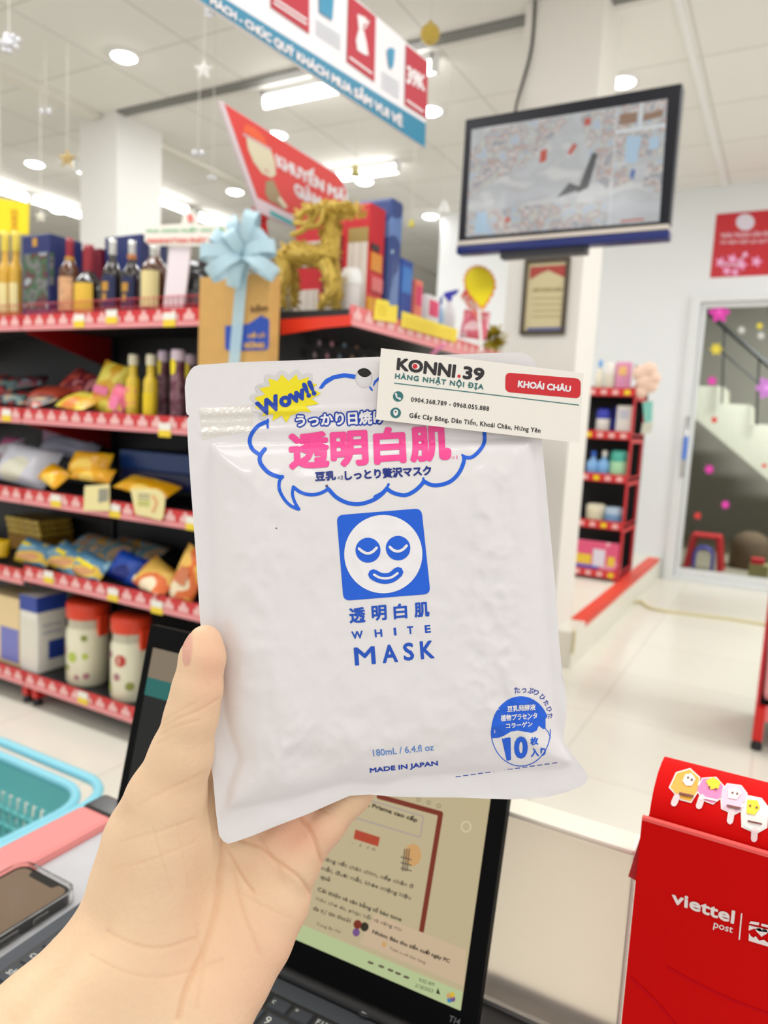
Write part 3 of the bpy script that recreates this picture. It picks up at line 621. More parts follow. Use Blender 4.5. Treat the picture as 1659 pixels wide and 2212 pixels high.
# gift boxes
def carton(name, label, x0, x1, y0, y1, z0, z1, m, cat='box', group=None, arts=(), bev=.003):
    t = thing(name, label, cat, ((x0 + x1) / 2, (y0 + y1) / 2, z0), group)
    MB().bbox((x0, y0, z0), (x1, y1, z1), bev).build('carton', m, t)
    for i, (nm, face, u0, v0, u1, v1, mm) in enumerate(arts):
        e = .0012 + .0006 * i; b = MB(); za, zb = z0 + (z1 - z0) * v0, z0 + (z1 - z0) * v1
        if face == 'f': xa, xb = x0 + (x1 - x0) * u0, x0 + (x1 - x0) * u1; b.box((xa, y0 - e, za), (xb, y0 + .0004, zb))
        elif face == 'r': ya, yb = y0 + (y1 - y0) * u0, y0 + (y1 - y0) * u1; b.box((x1 - .0004, ya, za), (x1 + e, yb, zb))
        else: b.box((x0 + (x1 - x0) * u0, y0 + (y1 - y0) * v0, z1 - .0004), (x0 + (x1 - x0) * u1, y0 + (y1 - y0) * v1, z1 + e))
        b.build(nm, mm, t)
    return t
M_navy = mat('navy_card', (32, 42, 98), .4); M_maroon = mat('maroon_card', (112, 14, 36), .45)
xa, xb = X(48, 580, 1.73), X(107, 580, 1.73); yb = on('x', xb, 178, 560).y
art = printed('gift_window', ((70, 72, 66), (110, 110, 106), (60, 92, 60), (90, 40, 46), (150, 160, 160)), 14, .2)
carton('gift_box', 'tall navy gift box with a picture window on its front', xa, xb, 1.73, min(yb, 2.05), Z1, Z(107, 503, 1.73), M_navy, arts=(('window', 'f', .06, .12, .94, .78, art), ('crest', 'f', .4, .86, .56, .96, goldm), ('window', 'r', 0, .40, .12, .78, art)))
xa, xb = X(240, 560, 1.97), X(318, 560, 1.97); carton('gift_box', 'navy gift box standing behind the two navy-labelled bottles', xa, xb, 1.94, 2.07, Z1, Z(280, 507, 1.94), M_navy)
xa, xb = X(180, 560, 1.95), X(226, 560, 1.95); carton('gift_box', 'maroon gift box behind the squat yellow-labelled bottle', xa, xb, 1.93, 2.06, Z1, Z(210, 536, 1.93), M_maroon)
# round black drum, blue-grey pack
x = X(428, 590, 1.80); b = MB(); b.lathe([(.055, 0), (.062, .01), (.062, .10), (.05, .135), (.045, .14), (.045, .165), (.02, .175)], (x, 1.80, Z1), 24); b.lathe([(.0635, .03), (.0635, .075)], (x, 1.80, Z1), 24, 1)
single('round_flask', b, [mat('flask_black', (30, 30, 34), .15, coat=.5), mat('flask_grey', (92, 92, 96), .4)], 'squat round black flask between placard post and pale blue bow', 'bottle')
# placard on a post
pl = thing('shelf_placard', 'white placard with green and red writing on a post on the top shelf', 'sign', (X(388, 660, 1.70), 1.70, Z1))
Mz = lambda o: (lambda px, py: on('y', 1.705 - o, px, py))
b = MB(); b.prism([Mz(0)(*p) for p in ((366, 532), (412, 532), (396, 668), (352, 668))], (0, .006, 0)); b.build('post', mat('placard_post', (232, 220, 224), .5), pl)
out = [(322, 488), (392, 483), (396, 462), (412, 456), (424, 466), (426, 484), (486, 484), (494, 496), (490, 522), (478, 532), (322, 530), (312, 520), (313, 496)]
MB().prism([Mz(.006)(*p) for p in out], (0, .006, 0)).build('board', mat('placard_white', (238, 232, 222), .5), pl)
b = MB(); text(b, 'MUA CÙNG MUỐT VÀO HỘI', ((316, 492), (484, 490), (484, 500), (316, 503)), Mz(.008), 0, bold=.8); b.build('green_lettering', mat('green_print', (110, 190, 130), .5), pl)
b = MB(); text(b, 'MANHATTAN PHÁT TẾT', ((318, 510), (474, 508), (474, 523), (318, 525)), Mz(.008), 0, bold=1.6); fill(b, ((404, 464), (414, 462), (418, 478), (406, 480)), Mz(.008)); b.build('red_lettering', mat('red_print', (226, 120, 108), .5), pl)
# yellow sign behind the amber bottles
ys = thing('hanging_sign', 'yellow hanging sign with red upright lettering at the left edge', 'sign', tuple(on('y', 2.6, 20, 505)))
Mz2 = lambda o: (lambda px, py: on('y', 2.6 - o, px, py))
MB().prism([Mz2(0)(*p) for p in ((-60, 418), (61, 438), (60, 506), (-60, 506))], (0, .008, 0)).build('board', M_yel, ys)
b = MB(); text(b, 'CHOICE', ((24, 502), (24, 452), (37, 454), (37, 502)), Mz2(.002), 0, bold=1.6); b.build('lettering', mat('ochre_print', (216, 150, 30), .5), ys)
b = MB(); p = Mz2(0)(0, 428); b.tube([p, (p.x, p.y, CEIL)], .003, 6); b.build('string', M_cord, ys)

# ---- bags
def clampz(v, c):
    s = [q for q in SURF + [ES_] if q <= c.z + .012]
    if s and c.y < YB: v.z = max(v.z, max(s) + (.002 if v.y > YF + .012 else .016))
    if c.y < YB: v.y = min(v.y, YB - .005)
    return v
ES_ = 1.42 + .0462
def bag(px, py, Y, w, h, t, rot, m, label, name='snack_bag', group=None, extra=None, n=10):
    c = on('y', Y, px, py); R = Matrix.Rotation(rot[2], 3, 'Z') @ Matrix.Rotation(rot[0], 3, 'X') @ Matrix.Rotation(rot[1], 3, 'Y')
    seed = rnd.random() * 50; b = MB(); vs = []; fs = []
    for s in (-1, 1):
        for j in range(n + 1):
            v = -1 + 2 * j / n
            for i in range(n + 1):
                u = -1 + 2 * i / n; q = max(0, 1 - u ** 4) * max(0, 1 - abs(v) ** 3)
                wr = noise.noise(Vector((u * 2.2 + seed, v * 2.2, s * 2))) * .18
                x = u * w / 2 * (1 - .07 * (1 - v * v) * q) ; z = v * h / 2 * (1 - .04 * (1 - u * u)); y = s * t / 2 * (q ** .55) * (1 + wr)
                vs.append(clampz(c + R @ Vector((x, y, z)), c))
    N = (n + 1) ** 2
    for j in range(n):
        for i in range(n):
            a = j * (n + 1) + i; k = a + 1, a + n + 2, a + n + 1
            fs.append((a, k[0], k[1], k[2])); fs.append((N + a, N + k[2], N + k[1], N + k[0]))
    b.add(vs, fs, 0, True)
    if extra:
        e = b
        for (u0, v0, u1, v1, mi) in extra:
            q = [];
            for (u, v) in ((u0, v0), (u1, v0), (u1, v1), (u0, v1)):
                qq = max(0, 1 - u ** 4) * max(0, 1 - abs(v) ** 3); q.append(clampz(c + R @ Vector((u * w / 2 * .95, -t / 2 * qq ** .55 - .006, v * h / 2 * .97)), c))
            e.add(q, [(0, 1, 2, 3)], mi)
    return single(name, b, m if isinstance(m, list) else [m], label, 'bag', group, loc=tuple(c))
p_yel = printed('film_yellow', ((236, 205, 40), (238, 220, 90), (222, 170, 40), (225, 130, 60)), 9)
p_candy = printed('film_candy', ((150, 30, 44), (190, 60, 50), (60, 50, 60), (120, 150, 150), (180, 150, 120)), 16)
p_red = printed('film_red', ((170, 46, 46), (200, 90, 76), (120, 26, 44), (210, 130, 130)), 18)
p_dark = printed('film_dark', ((48, 44, 50), (90, 90, 92), (120, 34, 52), (140, 150, 160)), 18)
p_blue = printed('film_blue', ((110, 170, 205), (150, 195, 215), (86, 140, 175), (226, 190, 60), (210, 150, 100)), 9, stretch=(.5, 1, 1.6))
p_snack = printed('film_snack', ((196, 140, 96), (120, 170, 190), (206, 160, 80), (110, 150, 165), (215, 180, 140)), 12)
p_dblue = printed('film_deep_blue', ((24, 60, 170), (30, 80, 190), (16, 40, 130)), 8)
p_orange = printed('film_orange', ((240, 165, 50), (238, 190, 90), (225, 110, 50), (245, 225, 190)), 7)
p_gold = printed('film_gold', ((240, 184, 40), (232, 166, 20), (246, 206, 90)), 7, .18)
p_white = printed('film_white', ((232, 230, 236), (222, 222, 232), (238, 234, 214)), 6, .25)
m_pinkt = mat('film_pink_title', (232, 120, 160), .4); m_y = mat('film_bright_yellow', (246, 222, 30), .4)
G2 = 'candy bags on the second shelf'
bag(10, 832, 1.90, .17, .12, .05, (-1.0, .3, .2), p_candy, 'dark red candy bag at far left of second shelf', group=G2)
bag(62, 828, 1.95, .15, .10, .05, (-1.1, -.5, .1), p_dark, 'dark grey candy bag lying behind the front candy pile', group=G2)
bag(30, 862, 1.78, .16, .10, .05, (-1.2, .1, .3), p_candy, 'mottled candy bag low at the left front of second shelf', group=G2)
bag(88, 868, 1.76, .15, .10, .045, (-1.15, .25, -.2), printed('film_mixed', ((200, 196, 190), (190, 80, 60), (120, 110, 110), (220, 190, 150)), 16), 'pale mixed candy bag in the middle of the front pile', group=G2)
bag(112, 850, 1.82, .17, .10, .045, (-1.2, .05, .1), mat('film_brick', (196, 78, 56), .35), 'brick red bag lying flat over the candy pile', group=G2)
bag(172, 830, 1.90, .17, .13, .05, (-.7, .35, .1), p_red, 'dark red bag leaning behind the yellow bag', group=G2)
bag(176, 868, 1.75, .17, .12, .05, (-1.1, .2, 0), p_yel, 'yellow bag lying flat before the standing yellow bag', group=G2)
bag(236, 838, 1.78, .125, .185, .05, (-.25, .22, .1), [p_yel, m_pinkt], 'standing yellow bag with pink title on the second shelf', group=G2, extra=[(-.7, -.35, .5, -.05, 1)])
bag(256, 868, 1.735, .08, .12, .04, (-.2, .25, 0), [printed('film_pinkorange', ((236, 160, 80), (232, 110, 140), (240, 200, 70)), 10), m_pinkt], 'small orange and pink bag before the yellow bottles', group=G2, extra=[(-.3, -.5, .7, .3, 1)])
Z2 = SURF[3]; oil = mat('oil_yellow', (222, 190, 50), .1, coat=.5); capw = mat('cap_cream', (228, 220, 190), .4)
bottle(288, 766, 888, 31, 1.745, Z2, 'yellow drink bottle with cream cap, left of the two', oil, capw, printed('lab_fruit', ((236, 150, 110), (240, 200, 60), (230, 120, 120)), 30), (.15, .5), .16, .55, .55, group='yellow drink bottles', name='drink_bottle')
bottle(326, 766, 890, 31, 1.735, Z2, 'yellow drink bottle with yellow label, right of the two', oil, capw, mat('lab_yellow2', (232, 200, 20), .5), (.05, .40), .16, .55, .55, group='yellow drink bottles', name='drink_bottle')
# purple tubes
def tube_pack(px, wpx, pyt, Y, label):
    x = X(px, 820, Y); r = RW(px, 820, Y, wpx); h = Z(px, pyt, Y) - Z2; c = (x, Y, Z2)
    t = thing('candy_tube', label, 'candy tube', c, 'purple candy tubes on the second shelf')
    MB().lathe([(r * .96, 0), (r, .006), (r, h * .84)], c, 20).build('body', printed('tube_purple', ((96, 44, 62), (120, 70, 84), (150, 110, 120), (84, 34, 52)), 26), t)
    MB().lathe([(r * 1.03, h * .84), (r * 1.03, h * .96), (r * .9, h), (.001, h)], c, 20).build('lid', mat('lid_lilac', (226, 206, 222), .4), t)
    b = MB(); A = [-pi / 2 + .5 * cos(k * pi / 6) for k in range(12)]; Hh = [h * .78 + .02 * sin(k * pi / 6) - (.012 if sin(k * pi / 6) < -.5 else 0) for k in range(12)]
    b.add([(x + (r * 1.03 + .0015) * cos(a), Y + (r * 1.03 + .0015) * sin(a), Z2 + hh) for a, hh in zip(A, Hh)], [list(range(12))[::-1]]); b.build('seal', m_y, t)
tube_pack(352, 22, 758, 1.80, 'purple candy tube with yellow seal, half hidden at left of the group'); tube_pack(384, 30, 756, 1.745, 'purple candy tube with big yellow seal at front'); tube_pack(412, 24, 766, 1.83, 'purple candy tube behind, beside the pouch corner'); 
# third shelf
G3 = 'packs on the third shelf'
bag(62, 1006, 1.80, .27, .17, .12, (-.5, .15, .15), p_white, 'big white wrapped bag at left of the third shelf', group=G3)
bag(24, 968, 1.97, .11, .11, .07, (-.6, 0, .1), printed('film_pinkwhite', ((232, 200, 222), (226, 120, 170), (240, 235, 240)), 10), 'pink and white pack behind the white bag at far left', group=G3)
bag(118, 1028, 1.735, .145, .085, .05, (-.8, .3, 0), p_gold, 'gold pack drooping over the third shelf edge beside white bag', group=G3)
bag(196, 1000, 1.76, .18, .085, .07, (-.5, 0, .1), p_gold, 'bright gold pack on top of the stack on third shelf', group=G3)
bag(200, 1024, 1.74, .20, .06, .05, (-.6, .05, .05), p_gold, 'gold pack at the bottom of the stack on third shelf', group=G3)
bag(318, 1052, 1.76, .26, .09, .045, (-1.1, .18, .1), p_gold, 'long gold pack lying right of the stack', group=G3)
b0 = bag(150, 970, 1.97, .30, .10, .09, (-.9, .1, .1), mat('film_lilacgrey', (190, 192, 212), .3), 'pale lilac bag behind the gold stack on the third shelf', group=G3)
ln = lambda pxa, pya, pxb, pyb, Y: (X(pxa, pya, Y), X(pxb, pyb, Y), Z(pxa, pya, Y), Z(pxb, pyb, Y))
def slab(name, label, px0, py0, px1, py1, Y0, Y1, m, group):
    x0, x1 = X(px0, py1, Y0), X(px1, py1, Y0); carton(name, label, x0, x1, Y0, Y1, Z(px0, py1, Y0), Z(px0, py0, Y0), m, group=group)
slab('flat_box', 'long deep blue box lying behind the gold packs', 258, 970, 425, 1010, 1.83, 2.03, mat('box_deep_blue', (20, 54, 110), .3), 'blue boxes on the third shelf')
slab('flat_box', 'darker navy box under the long deep blue box', 262, 1012, 440, 1046, 1.81, 2.03, mat('box_navy_dark', (14, 24, 66), .3), 'blue boxes on the third shelf')
slab('flat_box', 'dull mauve box standing at the back of third shelf', 92, 925, 144, 985, 1.98, 2.05, mat('box_mauve', (150, 104, 132), .4), None)
# hanging cream cards
for (pts, lab, gx) in ((((183, 1050), (236, 1046), (236, 1104), (180, 1103)), 'cream card with grey barcode patch hanging from the third shelf', 0), (((282, 1056), (336, 1056), (350, 1064), (356, 1082), (352, 1118), (346, 1124), (292, 1110)), 'cream card with rounded corner and green lines hanging from third shelf', 1)):
    Mk = lambda o: (lambda px, py: on('y', YF - .012 - o, px, py)); c = Mk(0)(*pts[0]); t = thing('hanging_card', lab, 'card', tuple(Mk(0)(pts[0][0] + 25, 1110)), 'cream cards on the third shelf')
    MB().prism([Mk(0)(*p) for p in pts], (0, .002, 0)).build('card', mat('card_cream', (236, 222, 160), .5), t)
    b = MB()
    if gx == 0: fill(b, ((213, 1056), (234, 1055), (233, 1082), (212, 1086)), Mk(.001), 0)
    else:
        for i, y in enumerate((1068, 1075, 1083, 1090)): line(b, [(299, y), (322, y + 1)], 3, Mk(.001), 1 if i > 1 else 0)
        line(b, smoothpath([(330, 1072), (338, 1086), (330, 1104)], 4), 7, Mk(.001), 2)
    b.build('print', [mat('card_grey', (150, 146, 128), .6), mat('card_green', (170, 180, 60), .6), mat('card_peach', (232, 176, 120), .6)], t)
# fourth shelf
G4 = 'snack bags on the fourth shelf'
for i, (py, w) in enumerate(((1148, 'lowest yellow box of the stack at left of fourth shelf'), (1136, 'middle yellow box of the stack on fourth shelf'), (1124, 'top yellow box of the stack on the fourth shelf'))):
    x1 = X(88 - i * 3, 1140, 1.90); zt_ = Z(40, py - 6, 1.90); zb_ = Z(40, py + 6, 1.90); carton('flat_box', w, x1 - .22, x1, 1.90, 2.06, zb_, zt_ - .001, printed('box_yellow', ((196, 160, 40), (206, 176, 70), (170, 120, 40)), 20), group='yellow boxes in a stack')
carton('flat_box', 'dark ochre box supporting the yellow box stack on the fourth shelf', X(88, 1140, 1.90) - .22, X(88, 1140, 1.9), 1.90, 2.06, SURF[1], Z(40, 1155, 1.9), mat('box_ochre', (160, 116, 30), .5))
bag(2, 1190, 1.77, .075, .10, .06, (-.2, 0, .1), mat('film_yolk', (240, 190, 10), .3), 'plain yolk yellow bag at the left edge of fourth shelf', group=G4)
bag(78, 1196, 1.765, .19, .105, .065, (-.55, .12, .05), [p_blue, m_y], 'pale blue snack bag with yellow stripe, first of the row', group=G4, extra=[(-.7, .25, -.1, .5, 1)])
bag(150, 1208, 1.755, .19, .11, .065, (-.6, .2, 0), [p_blue, m_y], 'pale blue snack bag with curved yellow stripe, middle of the row', group=G4, extra=[(-.55, .0, .15, .28, 1)])
bag(196, 1226, 1.735, .17, .10, .06, (-.6, .2, -.05), [p_blue, m_y], 'pale blue snack bag with long yellow bar, front right of row', group=G4, extra=[(-.7, -.1, .7, .2, 1)])
bag(215, 1186, 1.90, .30, .14, .06, (-1.1, .15, .1), p_snack, 'blue and brown picture snack bag behind the row of pale blue bags', group=G4)
bag(290, 1190, 1.98, .28, .12, .06, (-1.1, .1, .1), p_snack, 'snack bag with brown pictures at the back right of fourth shelf', group=G4)
bag(278, 1228, 1.78, .15, .11, .07, (-.5, .2, .1), p_dblue, 'deep blue shiny bag between pale blue and orange bags', group=G4)
bag(338, 1250, 1.735, .17, .12, .06, (-.7, .35, 0), [p_orange, mat('film_cream', (246, 226, 206), .3)], 'orange and white bag tilted over the fourth shelf edge', group=G4, extra=[(-.95, -.9, .95, -.6, 1)])
bag(408, 1246, 1.72, .10, .20, .06, (-.15, .3, 0), [p_orange, mat('film_brown', (206, 120, 80), .3)], 'upright orange bag with brown picture next to the pouch', group=G4, extra=[(-.4, -.25, .5, .35, 1)])
# bottom deck: boxes and jars
Z5 = SURF[0]; M_bluep = mat('box_blue_print', (44, 70, 160), .4)
xa, xb = X(-40, 1380, 1.72), X(42, 1380, 1.72)
carton('product_box', 'beige box with a blue picture at left of the bottom shelf', xa, xb, 1.72, 1.86, Z5, Z(20, 1290, 1.72), mat('box_beige', (236, 210, 160), .5), group='boxes on the bottom shelf', arts=(('picture', 'f', .52, .06, .98, .55, mat('box_picture', (120, 124, 196), .4)), ('picture', 'f', .0, .55, .3, .95, M_bluep)))
xa, xb = X(42, 1370, 1.715) + .004, X(80, 1370, 1.715); yb = on('x', xb, 143, 1400).y
carton('product_box', 'white box with blue top band and blue square picture on the bottom shelf', xa, xb, 1.715, min(yb, 2.04), Z5, Z(80, 1292, 1.715), mat('box_white', (236, 232, 222), .5), group='boxes on the bottom shelf',
       arts=(('top_band', 'f', 0, .80, 1, 1, M_bluep), ('top_band', 'r', 0, .80, 1, 1, M_bluep), ('picture', 'r', .38, .16, .92, .40, M_bluep), ('print', 'f', .15, .15, .9, .7, mat('box_faint', (226, 220, 206), .5)), ('print', 'r', .15, .5, .8, .54, mat('box_faint2', (200, 200, 206), .5)), ('print', 'r', .15, .6, .8, .63, MATS['box_faint2'])))
def jar(px, pyt, pyb, wpx, Y, label, spots):
    x = X(px, 1400, Y); r = RW(px, 1400, Y, wpx); h = Z(px, pyt, Y) - Z5; c = (x, Y, Z5)
    t = thing('candy_jar', label, 'jar', c, 'spotted jars with red lids')
    bo = MB().lathe([(r * .92, 0), (r, .012), (r, h * .64), (r * .93, h * .70)], c, 28).build('body', mat('jar_cream', (230, 224, 196), .25, coat=.3), t)
    MB().lathe([(r * .92, h * .69), (r * .9, h * .72), (r * .9, h * .82)], c, 28).build('neck', mat('jar_glass', (196, 188, 164), .15, coat=.4), t)
    b = MB(); b.lathe([(r * .97, h * .81), (r * 1.0, h * .83), (r * 1.0, h * .97), (r * .9, h), (.001, h)], c, 28); b.box((x + r * .9, Y - .02, Z5 + h * .62), (x + r * 1.08, Y + .02, Z5 + h * .86)); b.build('lid', mat('lid_red', (226, 64, 32), .35), t)
    b = MB()
    for (a, hh, rr, m) in spots:
        a0 = -pi / 2 + a; q = []
        for k in range(14): q.append(Vector((x + (r + .001) * cos(a0 + rr / r * cos(k * 2 * pi / 14)), Y + (r + .001) * sin(a0 + rr / r * cos(k * 2 * pi / 14)), Z5 + h * hh + rr * sin(k * 2 * pi / 14))))
        b.add(q, [list(range(14))], m)
    b.build('dot_pattern', [mat('spot_green', (180, 196, 80), .4), mat('spot_olive', (140, 146, 66), .4), mat('spot_red', (190, 60, 50), .4), mat('spot_purple', (170, 110, 120), .4)], bo)
SP = [(-.9, .62, .014, 0), (.7, .6, .012, 1), (.1, .36, .02, 0), (.75, .38, .012, 0), (-.25, .22, .012, 1), (-.8, .16, .016, 0), (.35, .12, .01, 3), (.8, .14, .012, 3), (-.5, .42, .013, 3)]
jar(191, 1296, 1468, 90, 1.79, 'spotted cream jar with red lid beside the white box', SP)
jar(283, 1326, 1492, 84, 1.775, 'spotted jar with red lid and red dots beside the laptop', [(-.6, .16, .018, 0), (.3, .5, .022, 2), (.8, .2, .016, 1), (-.4, .55, .012, 3), (.1, .3, .014, 3)])
bag(180, 1300, 1.95, .16, .05, .06, (-1.3, 0, 0), mat('film_red2', (210, 66, 36), .35), 'red packet lying behind the spotted jars')
# cardboard box on top of the corner with a pale blue bow
M_card = mat('cardboard', (208, 162, 92), .7, var=.06, vscale=20)
xa, xb = X(462, 690, 1.70), X(611, 690, 1.70); zc0, zc1 = 1.0, Z(540, 604, 1.70)
kb = thing('cardboard_box', 'tall cardboard box with blue printed panel and pale blue ribbon', 'box', ((xa + xb) / 2, 1.72, zc0))
MB().bbox((xa, 1.635, zc0), (xb, 1.686, zc1), .003).build('carton', M_card, kb)
Mk = lambda o: (lambda px, py: on('y', 1.634 - o, px, py)); K = lambda px, py: (540 + (px - 540) * 1.035, 690 + (py - 690) * 1.035)
b = MB(); fill(b, ((486, 704), (536, 700), (560, 684), (566, 680), (570, 686), (576, 686), (582, 692), (581, 748), (576, 756), (492, 758), (486, 752)), Mk(.001)); b.build('blue_panel', mat('blue_ink', (34, 76, 176), .5), kb)
b = MB(); text(b, 'HỒ LÔ', ((536, 718), (572, 716), (572, 728), (536, 730)), Mk(.002), 0, bold=1.4); text(b, 'GỪNG', ((528, 738), (570, 737), (570, 751), (528, 751)), Mk(.002), 0, bold=2.4); b.build('panel_lettering', mat('kraft_ink', (214, 168, 96), .6), kb)
b = MB(); text(b, 'kẽm', ((542, 660), (578, 657), (578, 672), (542, 675)), Mk(.001), 0, bold=1.2); b.build('lettering', mat('sepia_ink', (110, 76, 40), .6), kb)
bw = thing('ribbon_bow', 'big pale blue ribbon bow with a long tail on the cardboard box', 'bow', tuple(on('y', 1.60, 525, 560)))
M_rib = mat('ribbon_blue', (186, 216, 228), .4, trans=.15); cB = on('y', 1.60, 528, 556); b = MB()
def loop(ang, L, w):
    lean = rnd.uniform(-.1, .75); d = ((RT * cos(ang) + Vector((0, 0, 1)) * sin(ang)) * cos(lean) - fwd * sin(lean)).normalized(); n = (-fwd * cos(lean) - (RT * cos(ang) + Vector((0, 0, 1)) * sin(ang)) * sin(lean)).normalized(); s = d.cross(n).normalized(); vs = []; k = 14
    for i in range(k + 1):
        t = i / k; a = 2 * pi * t; p = cB + d * (L * .5 * (1 - cos(a))) + n * (L * .30 * sin(a)); ww = w * (.3 + .6 * sin(pi * t) ** .7)
        vs += [p - s * ww / 2, p + s * ww / 2]
    b.add(vs, [(2 * i, 2 * i + 1, 2 * i + 3, 2 * i + 2) for i in range(k)], 0, True)
for a_, L_ in ((.1, .115), (.75, .10), (1.35, .115), (1.95, .11), (2.55, .12), (3.1, .11), (3.75, .12), (4.4, .09), (5.7, .11), (.45, .09), (2.2, .08), (1.1, .08)): loop(a_, L_ * rnd.uniform(.85, 1.2), .042)
b.build('bow_loops', M_rib, bw)
b = MB(); P = smoothpath([tuple(on('y', 1.615, *p)) for p in ((528, 560), (520, 620), (514, 690), (506, 780), (500, 860))], 4); vs = []
for p in P: p = Vector(p); vs += [p - RT * .016, p + RT * .016]
b.add(vs, [(2 * i, 2 * i + 1, 2 * i + 3, 2 * i + 2) for i in range(len(P) - 1)], 0, True); b.build('tail', M_rib, bw)
b = MB(); P = [on('y', 1.59, *p) for p in ((500, 582), (512, 572), (530, 556))]; b.tube(P, .004, 6); b.tube([on('y', 1.59, *p) for p in ((560, 580), (546, 568), (530, 556))], .004, 6); b.build('gold_cord', M_gold, bw)

# ------------------------------------------------------------------ end-of-aisle unit
EX, EY0, EY1 = -1.10, 1.745, 2.98; EB = -1.50; EZ = 1.42; ES = EZ + .0462
ec = thing('end_unit', 'red and black end shelf unit at the aisle corner under the gold reindeer', 'shelf unit', ((EX + EB) / 2, (EY0 + EY1) / 2, 0))
MB().box((EB - .04, EY0, .05), (EB, EY1, 1.50)).build('back_panel', M_dark, ec)
for k, z in enumerate((.08, .5, .95, EZ)):
    b = MB(); b.box((EB, EY0 + .004, z + .02), (EX - .004, EY1, z + .045), 0); b.box((EX - .006, EY0, z + .016), (EX, EY1, z + LH), 1); b.box((EX - .006, EY0, z), (EX + .003, EY1, z + .016), 2)
    sh = b.build('shelf', [M_deck, mat('lip_salmon', (226, 110, 112), .35), M_pink], ec); price_strip(sh, Vector((EX, EY0, z)), Vector((0, 1, 0)), EY1 - EY0, Vector((0, 0, 1)), Vector((1, 0, 0)))
    Mk = lambda px, py: on('y', EY0 - .002, px, py)
    if k == 3: MB().prism([Mk(*p) for p in ((606, 690), (757, 680), (758, 703), (700, 708), (606, 723))], (0, .004, 0)).build('side_bracket', mat('bracket_bright', (226, 52, 26), .4), ec)
for y in (EY0 + .03, EY1 - .05): b = MB(); b.box((EX - .05, y, .02), (EX - .02, y + .03, .08)); b.lathe([(.018, 0), (.018, .02)], (EX - .035, y + .015, 0), 10); b.build('foot', M_red, ec)
# small cards hanging against the dark back
for r_ in range(2):
    for i in range(6):
        px = 692 + i * 27 - r_ * 10; py = 738 + r_ * 26 + i * 2; p = on('x', EB + .03, px, py); b = MB(); b.box((EB + .02, p.y - .014, p.z - .02), (EB + .024, p.y + .014, p.z + .012), 0); b.box((EB + .024, p.y - .008, p.z - .012), (EB + .027, p.y + .008, p.z + .002), 1)
        c = ((176, 150, 160), (216, 150, 170), (130, 160, 176), (196, 150, 120), (150, 140, 130), (200, 170, 60))[i]
        single('hair_clip_card', b, [mat('clip_card', (48, 46, 50), .5), mat('clip_%d' % i, c, .4)], 'small dark card with %s clip, %s row inside the end unit' % (('mauve', 'pink', 'blue', 'orange', 'grey', 'yellow')[i], ('upper', 'lower')[r_]), 'card', 'small cards hung inside the end unit')
# boxes on the end unit
Yr = 2.0; xa, xb = X(636, 560, Yr), X(797, 540, Yr); yb = on('x', xb, 831, 520).y; zt_ = Z(797, 437, Yr)
win = tiled('window_stripes', (228, 220, 208), (206, 190, 176), .028, .4, .003)
carton('gift_set_box', 'big red gift box with pale striped windows behind the gold reindeer', xa, xb, Yr, yb, ES, zt_, mat('red_carton', (206, 34, 44), .35),
       arts=(('window', 'f', .73, .10, .985, .80, win), ('window_header', 'f', .73, .68, .985, .80, mat('ochre_band', (170, 146, 84), .5)), ('window', 'f', .02, .5, .36, .72, win), ('window', 'f', .02, .02, .36, .30, win), ('panel', 'f', .40, .02, .66, .74, mat('maroon_panel', (130, 40, 44), .4)), ('window', 'f', .46, .06, .60, .72, win), ('side_print', 'r', .12, .45, .8, .60, mat('side_gold', (226, 150, 60), .4)), ('side_print', 'r', .1, .62, .6, .67, mat('side_dark', (70, 60, 60), .4)), ('side_print', 'r', .0, .08, .4, .22, mat('side_amber', (240, 170, 30), .4)), ('side_print', 'r', .2, .28, .9, .40, mat('side_pale', (228, 120, 120), .4))))
y0b = yb + .02; x1b = min(xb + .012, -1.112); yb2 = on('x', x1b, 864, 520).y
carton('gift_set_box', 'taller blue box behind the big red gift box', max(x1b - .36, EB + .01), x1b, y0b, max(yb2, y0b + .08), ES, Z(830, 426, y0b), printed('blue_box', ((150, 196, 228), (110, 140, 196), (60, 80, 140), (190, 215, 235)), 5), bev=.012)
def pot(px, pyt, pyb, wpx, Yp, label):
    x = X(px, 640, Yp); r = RW(px, 640, Yp, wpx); h = Z(px, pyt, Yp) - ES; c = (x, Yp, ES)
    t = thing('white_tub', label, 'tub', c); MB().lathe([(r * .86, 0), (r * .9, .01), (r, h * .66)], c, 24).build('body', mat('tub_white', (232, 226, 222), .4), t); MB().lathe([(r * 1.05, h * .66), (r * 1.05, h * .78), (r * .8, h * .97), (.001, h)], c, 24).build('lid', M_white, t)
pot(757, 578, 672, 46, 1.93, 'white lidded tub in front of the red gift box')
# gold reindeer
YD = 1.83; De = lambda px, py, o=0: on('y', YD + o, px, py); rd = thing('reindeer', 'glittering gold reindeer standing on the end unit, facing right', 'reindeer figure', (De(670, 670).x, YD, ES))
s_ = .0015
b = MB()
b.tube(smoothpath([tuple(De(*p)) for p in ((612, 560), (640, 548), (680, 552), (712, 552), (722, 540))], 4), [.016 + .017 * sin(pi * min(1, .2 + i / 18)) for i in range(17)], 14)
b.tube(smoothpath([tuple(De(*p)) for p in ((708, 556), (714, 520), (716, 488), (720, 458))], 4), [.034 - .0013 * i for i in range(13)], 14)
b.tube(smoothpath([tuple(De(*p)) for p in ((704, 452), (724, 450), (752, 452), (774, 456))], 4), [.018, .021, .022, .022, .021, .019, .017, .0155, .014, .013, .012, .011, .008], 12)
b.ball(De(608, 548), .014, 0, 2); b.ball(De(612, 562), .030, 0, 2)
